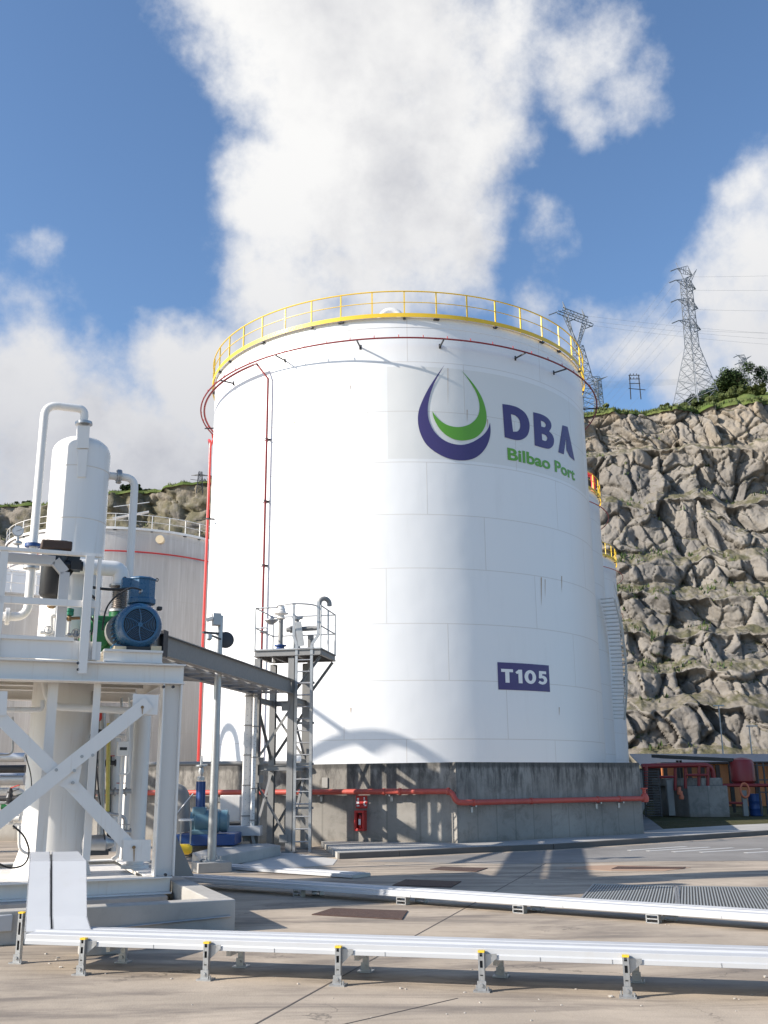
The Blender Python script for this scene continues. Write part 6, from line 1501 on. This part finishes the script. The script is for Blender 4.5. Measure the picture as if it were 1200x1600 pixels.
c = atY(322, 1205, 26.8); solo('upright_pipe', MB().cyl(Vector((c.x+.25, c.y-.2, .1)), Vector((c.x+.25, c.y-.2, 2.0)), .06, 12), 'white', 'pale upright pipe against the wall behind the pump', 'pipe')

# ------------------------------------------------------------------ stones and grit on the slab
r3 = random.Random(11)
def stone(p, s):
    bm = bmesh.new(); bmesh.ops.create_icosphere(bm, subdivisions=2, radius=1)
    for v in bm.verts: v.co *= 1+r3.uniform(-.22, .22); v.co.z = v.co.z*.55
    me = bpy.data.meshes.new('stone'); bm.to_mesh(me); bm.free(); me.materials.append(M['stone'])
    o = bpy.data.objects.new('loose_stone', me); COL.objects.link(o); o.location = p+Zv*s*.3; o.scale = (s*r3.uniform(.8, 1.4), s, s); o.rotation_euler.z = r3.uniform(0, 6)
    props(o, 'small pale loose stone lying on the concrete slab', 'stone', 'loose stones on the slab'); return o
for (x, y, s) in [(72, 1491, 17), (90, 1497, 17), (95, 1512, 20), (77, 1506, 13), (88, 1500, 13), (268, 1530, 13), (165, 1522, 10), (428, 1526, 9), (466, 1538, 14), (626, 1545, 17), (634, 1546, 10), (726, 1551, 11), (750, 1567, 11), (726, 1583, 9), (698, 1585, 9), (737, 1515, 10), (955, 1558, 20), (900, 1546, 10), (830, 1595, 10), (842, 1562, 9), (877, 1571, 10), (1002, 1572, 9), (1148, 1561, 13), (1155, 1562, 9), (1175, 1555, 10), (1196, 1527, 20), (836, 1580, 8), (1040, 1445, 10), (1046, 1446, 8), (690, 1430, 8), (1150, 1580, 7), (520, 1560, 7), (580, 1590, 8), (300, 1570, 7), (120, 1560, 6)]:
    stone(atZ(x, y), s*.00085)

# ------------------------------------------------------------------ unseen shadow casters added out of frame at left, in the form of plant pipework
rk = thing('pipe_rack', 'tall grey steel pipe rack with lines on three levels', 'pipe rack', (-12, 20, 0))  # added out of view so its frame throws shadows on the wall
for (x, y) in [(-10.5, 20.5), (-13.4, 19.3), (-12.3, 25), (-15.2, 23.8)]: part('column', MB().ibeam(Vector((x, y, 0)), Vector((x, y, 8.6)), .26, .26), 'greysteel', rk)
for z in (5.2, 6.9, 8.5):
    part('beam', MB().ibeam(Vector((-10.5, 20.5, z)), Vector((-13.4, 19.3, z)), .24, .2), 'greysteel', rk); part('beam', MB().ibeam(Vector((-12.3, 25, z)), Vector((-15.2, 23.8, z)), .24, .2), 'greysteel', rk)
    part('beam', MB().ibeam(Vector((-10.5, 20.7, z)), Vector((-12.3, 24.8, z)), .24, .2), 'greysteel', rk)
part('brace', MB().bar(Vector((-10.5, 20.6, 3.0)), Vector((-12.3, 24.9, 6.8)), .14, .14), 'greysteel', rk); part('brace', MB().bar(Vector((-10.5, 20.6, 6.8)), Vector((-12.3, 24.9, 3.2)), .14, .14), 'greysteel', rk)
part('brace', MB().bar(Vector((-10.5, 20.5, 8.4)), Vector((-13.4, 19.3, 5.4)), .14, .14), 'greysteel', rk)
for k in range(4): part('line', MB().tube([Vector((-11+k*-.7, 16+k*.1, 5.5)), Vector((-13.6+k*-.7, 27, 5.5))], .13, 12), 'galv', rk)

def shp(px, py, L): th, z = cylhit(px, py, CX, CY, CR); return T(th, z, CR)+SUNV*L  # traces a shadow point on the tank back towards the sun
ap = thing('arched_pipe', 'large arched white process pipe on tall posts', 'pipe', (-19, 30, 0))  # added out of view, its curve shaped by the shadow wanted on the tank
pts = [shp(x, y, 20) for x, y in [(440, 1215), (470, 1190), (505, 1168), (550, 1152), (610, 1152), (655, 1168), (705, 1205)]]
part('pipe', MB().tube(bend(pts, 1.2), .17, 16), 'white', ap); pts2 = [shp(x, y, 20) for x, y in [(470, 1095), (580, 1172)]]
part('strut', MB().tube([pts2[0], pts2[1], pts[4]], .11, 10), 'greysteel', ap)
for p in (pts[0],): part('post', MB().bar(Vector((p.x, p.y, 0)), p, .22, .22), 'greysteel', ap)
lh = thing('hoop_pipe', 'white vent hoop standing on a broad domed drum', 'pipe', (-20, 37, 0))  # added out of view to throw the small arch shadow low on the tank
pts = [shp(x, y, 14) for x, y in [(341, 1200), (344, 1158), (351, 1138), (361, 1135), (369, 1150), (374, 1200)]]
part('pipe', MB().tube(bend(pts, .6), .16, 12), 'white', lh); q = (pts[0]+pts[-1])/2; q.z -= .2
part('drum', MB().lathe(Vector((q.x, q.y, 0)), [(1.9, 0), (1.9, q.z-1.2), (1.5, q.z-.5), (.8, q.z), (.01, q.z+.1)], 32), 'white', lh)

for (x, y0, y1, w_, b) in [(209.5, 1327, 1346, .012, fb+.016), (222.5, 1107, 1116, .01, fb-.02), (88, 1205, 1216, .008, fb+.02)]:
    p = kq(x, y0, b); q = kq(x, y1, b); part('rust_mark', MB().prism([p-U*w_, p+U*w_, q+U*w_*.4, q-U*w_*.5], V*.002), 'ruststain', sk)

for i, (pts, b, rr, mt, lb) in enumerate([
    ([(146, 1080), (146, 1140), (190, 1140), (190, 1090)], 1.3, .018, 'galv', 'thin silver conduit loop high under the deck'),
    ([(160, 1150), (195, 1150)], 1.0, .03, 'white', 'short white pipe between the upright pipes'),
    ([(150, 1238), (205, 1236)], 1.4, .035, 'galv', 'level galvanised pipe crossing behind the uprights'),
    ([(144, 1188), (170, 1192), (170, 1330)], 1.5, .03, 'darksteel', 'dark pipe dropping behind the yellow gauge'),
    ([(186, 1210), (202, 1210), (202, 1090)], .8, .016, 'white', 'thin white bent line beside the transmitter box'),
    ([(150, 1268), (196, 1275), (196, 1330)], .9, .022, 'galv', 'silver pipe bending down low on the skid'),
    ([(20, 1120), (20, 1180), (-20, 1180)], .9, .014, 'galv', 'thin conduit under the deck at the far left'),
    ([(30, 1290), (30, 1330), (60, 1338)], .5, .02, 'white', 'low white drain line left of the vessel foot')]):
    wpipe('pipe', pts, b, rr, lb, mt)
for i, (x, y, b, s_) in enumerate([(163, 1152, .95, .05), (188, 1237, 1.3, .06), (196, 1300, .85, .05), (173, 1192, 1.45, .05)]):
    c = kp(x, y, b); t = thing('line_valve', ['little valve on the short white pipe', 'little valve on the level galvanised pipe', 'low silver valve on the bent pipe', 'dark valve behind the yellow gauge'][i], 'valve', c)
    part('body', MB().cyl(c-U*s_*1.4, c+U*s_*1.4, s_*.6, 12).cyl(c-U*s_*1.5, c-U*s_*1.1, s_, 12).cyl(c+U*s_*1.1, c+U*s_*1.5, s_, 12).cyl(c, c+Zv*s_*2, s_*.3, 8), ['white', 'galv', 'galv', 'darksteel'][i], t)
    part('hand_wheel', MB().tube([c+Zv*s_*2+U*(math.cos(q)*s_)+V*(math.sin(q)*s_) for q in [k*math.pi/8 for k in range(16)]], .006, 6, closed=True), 'red' if i % 2 else 'galv', t)
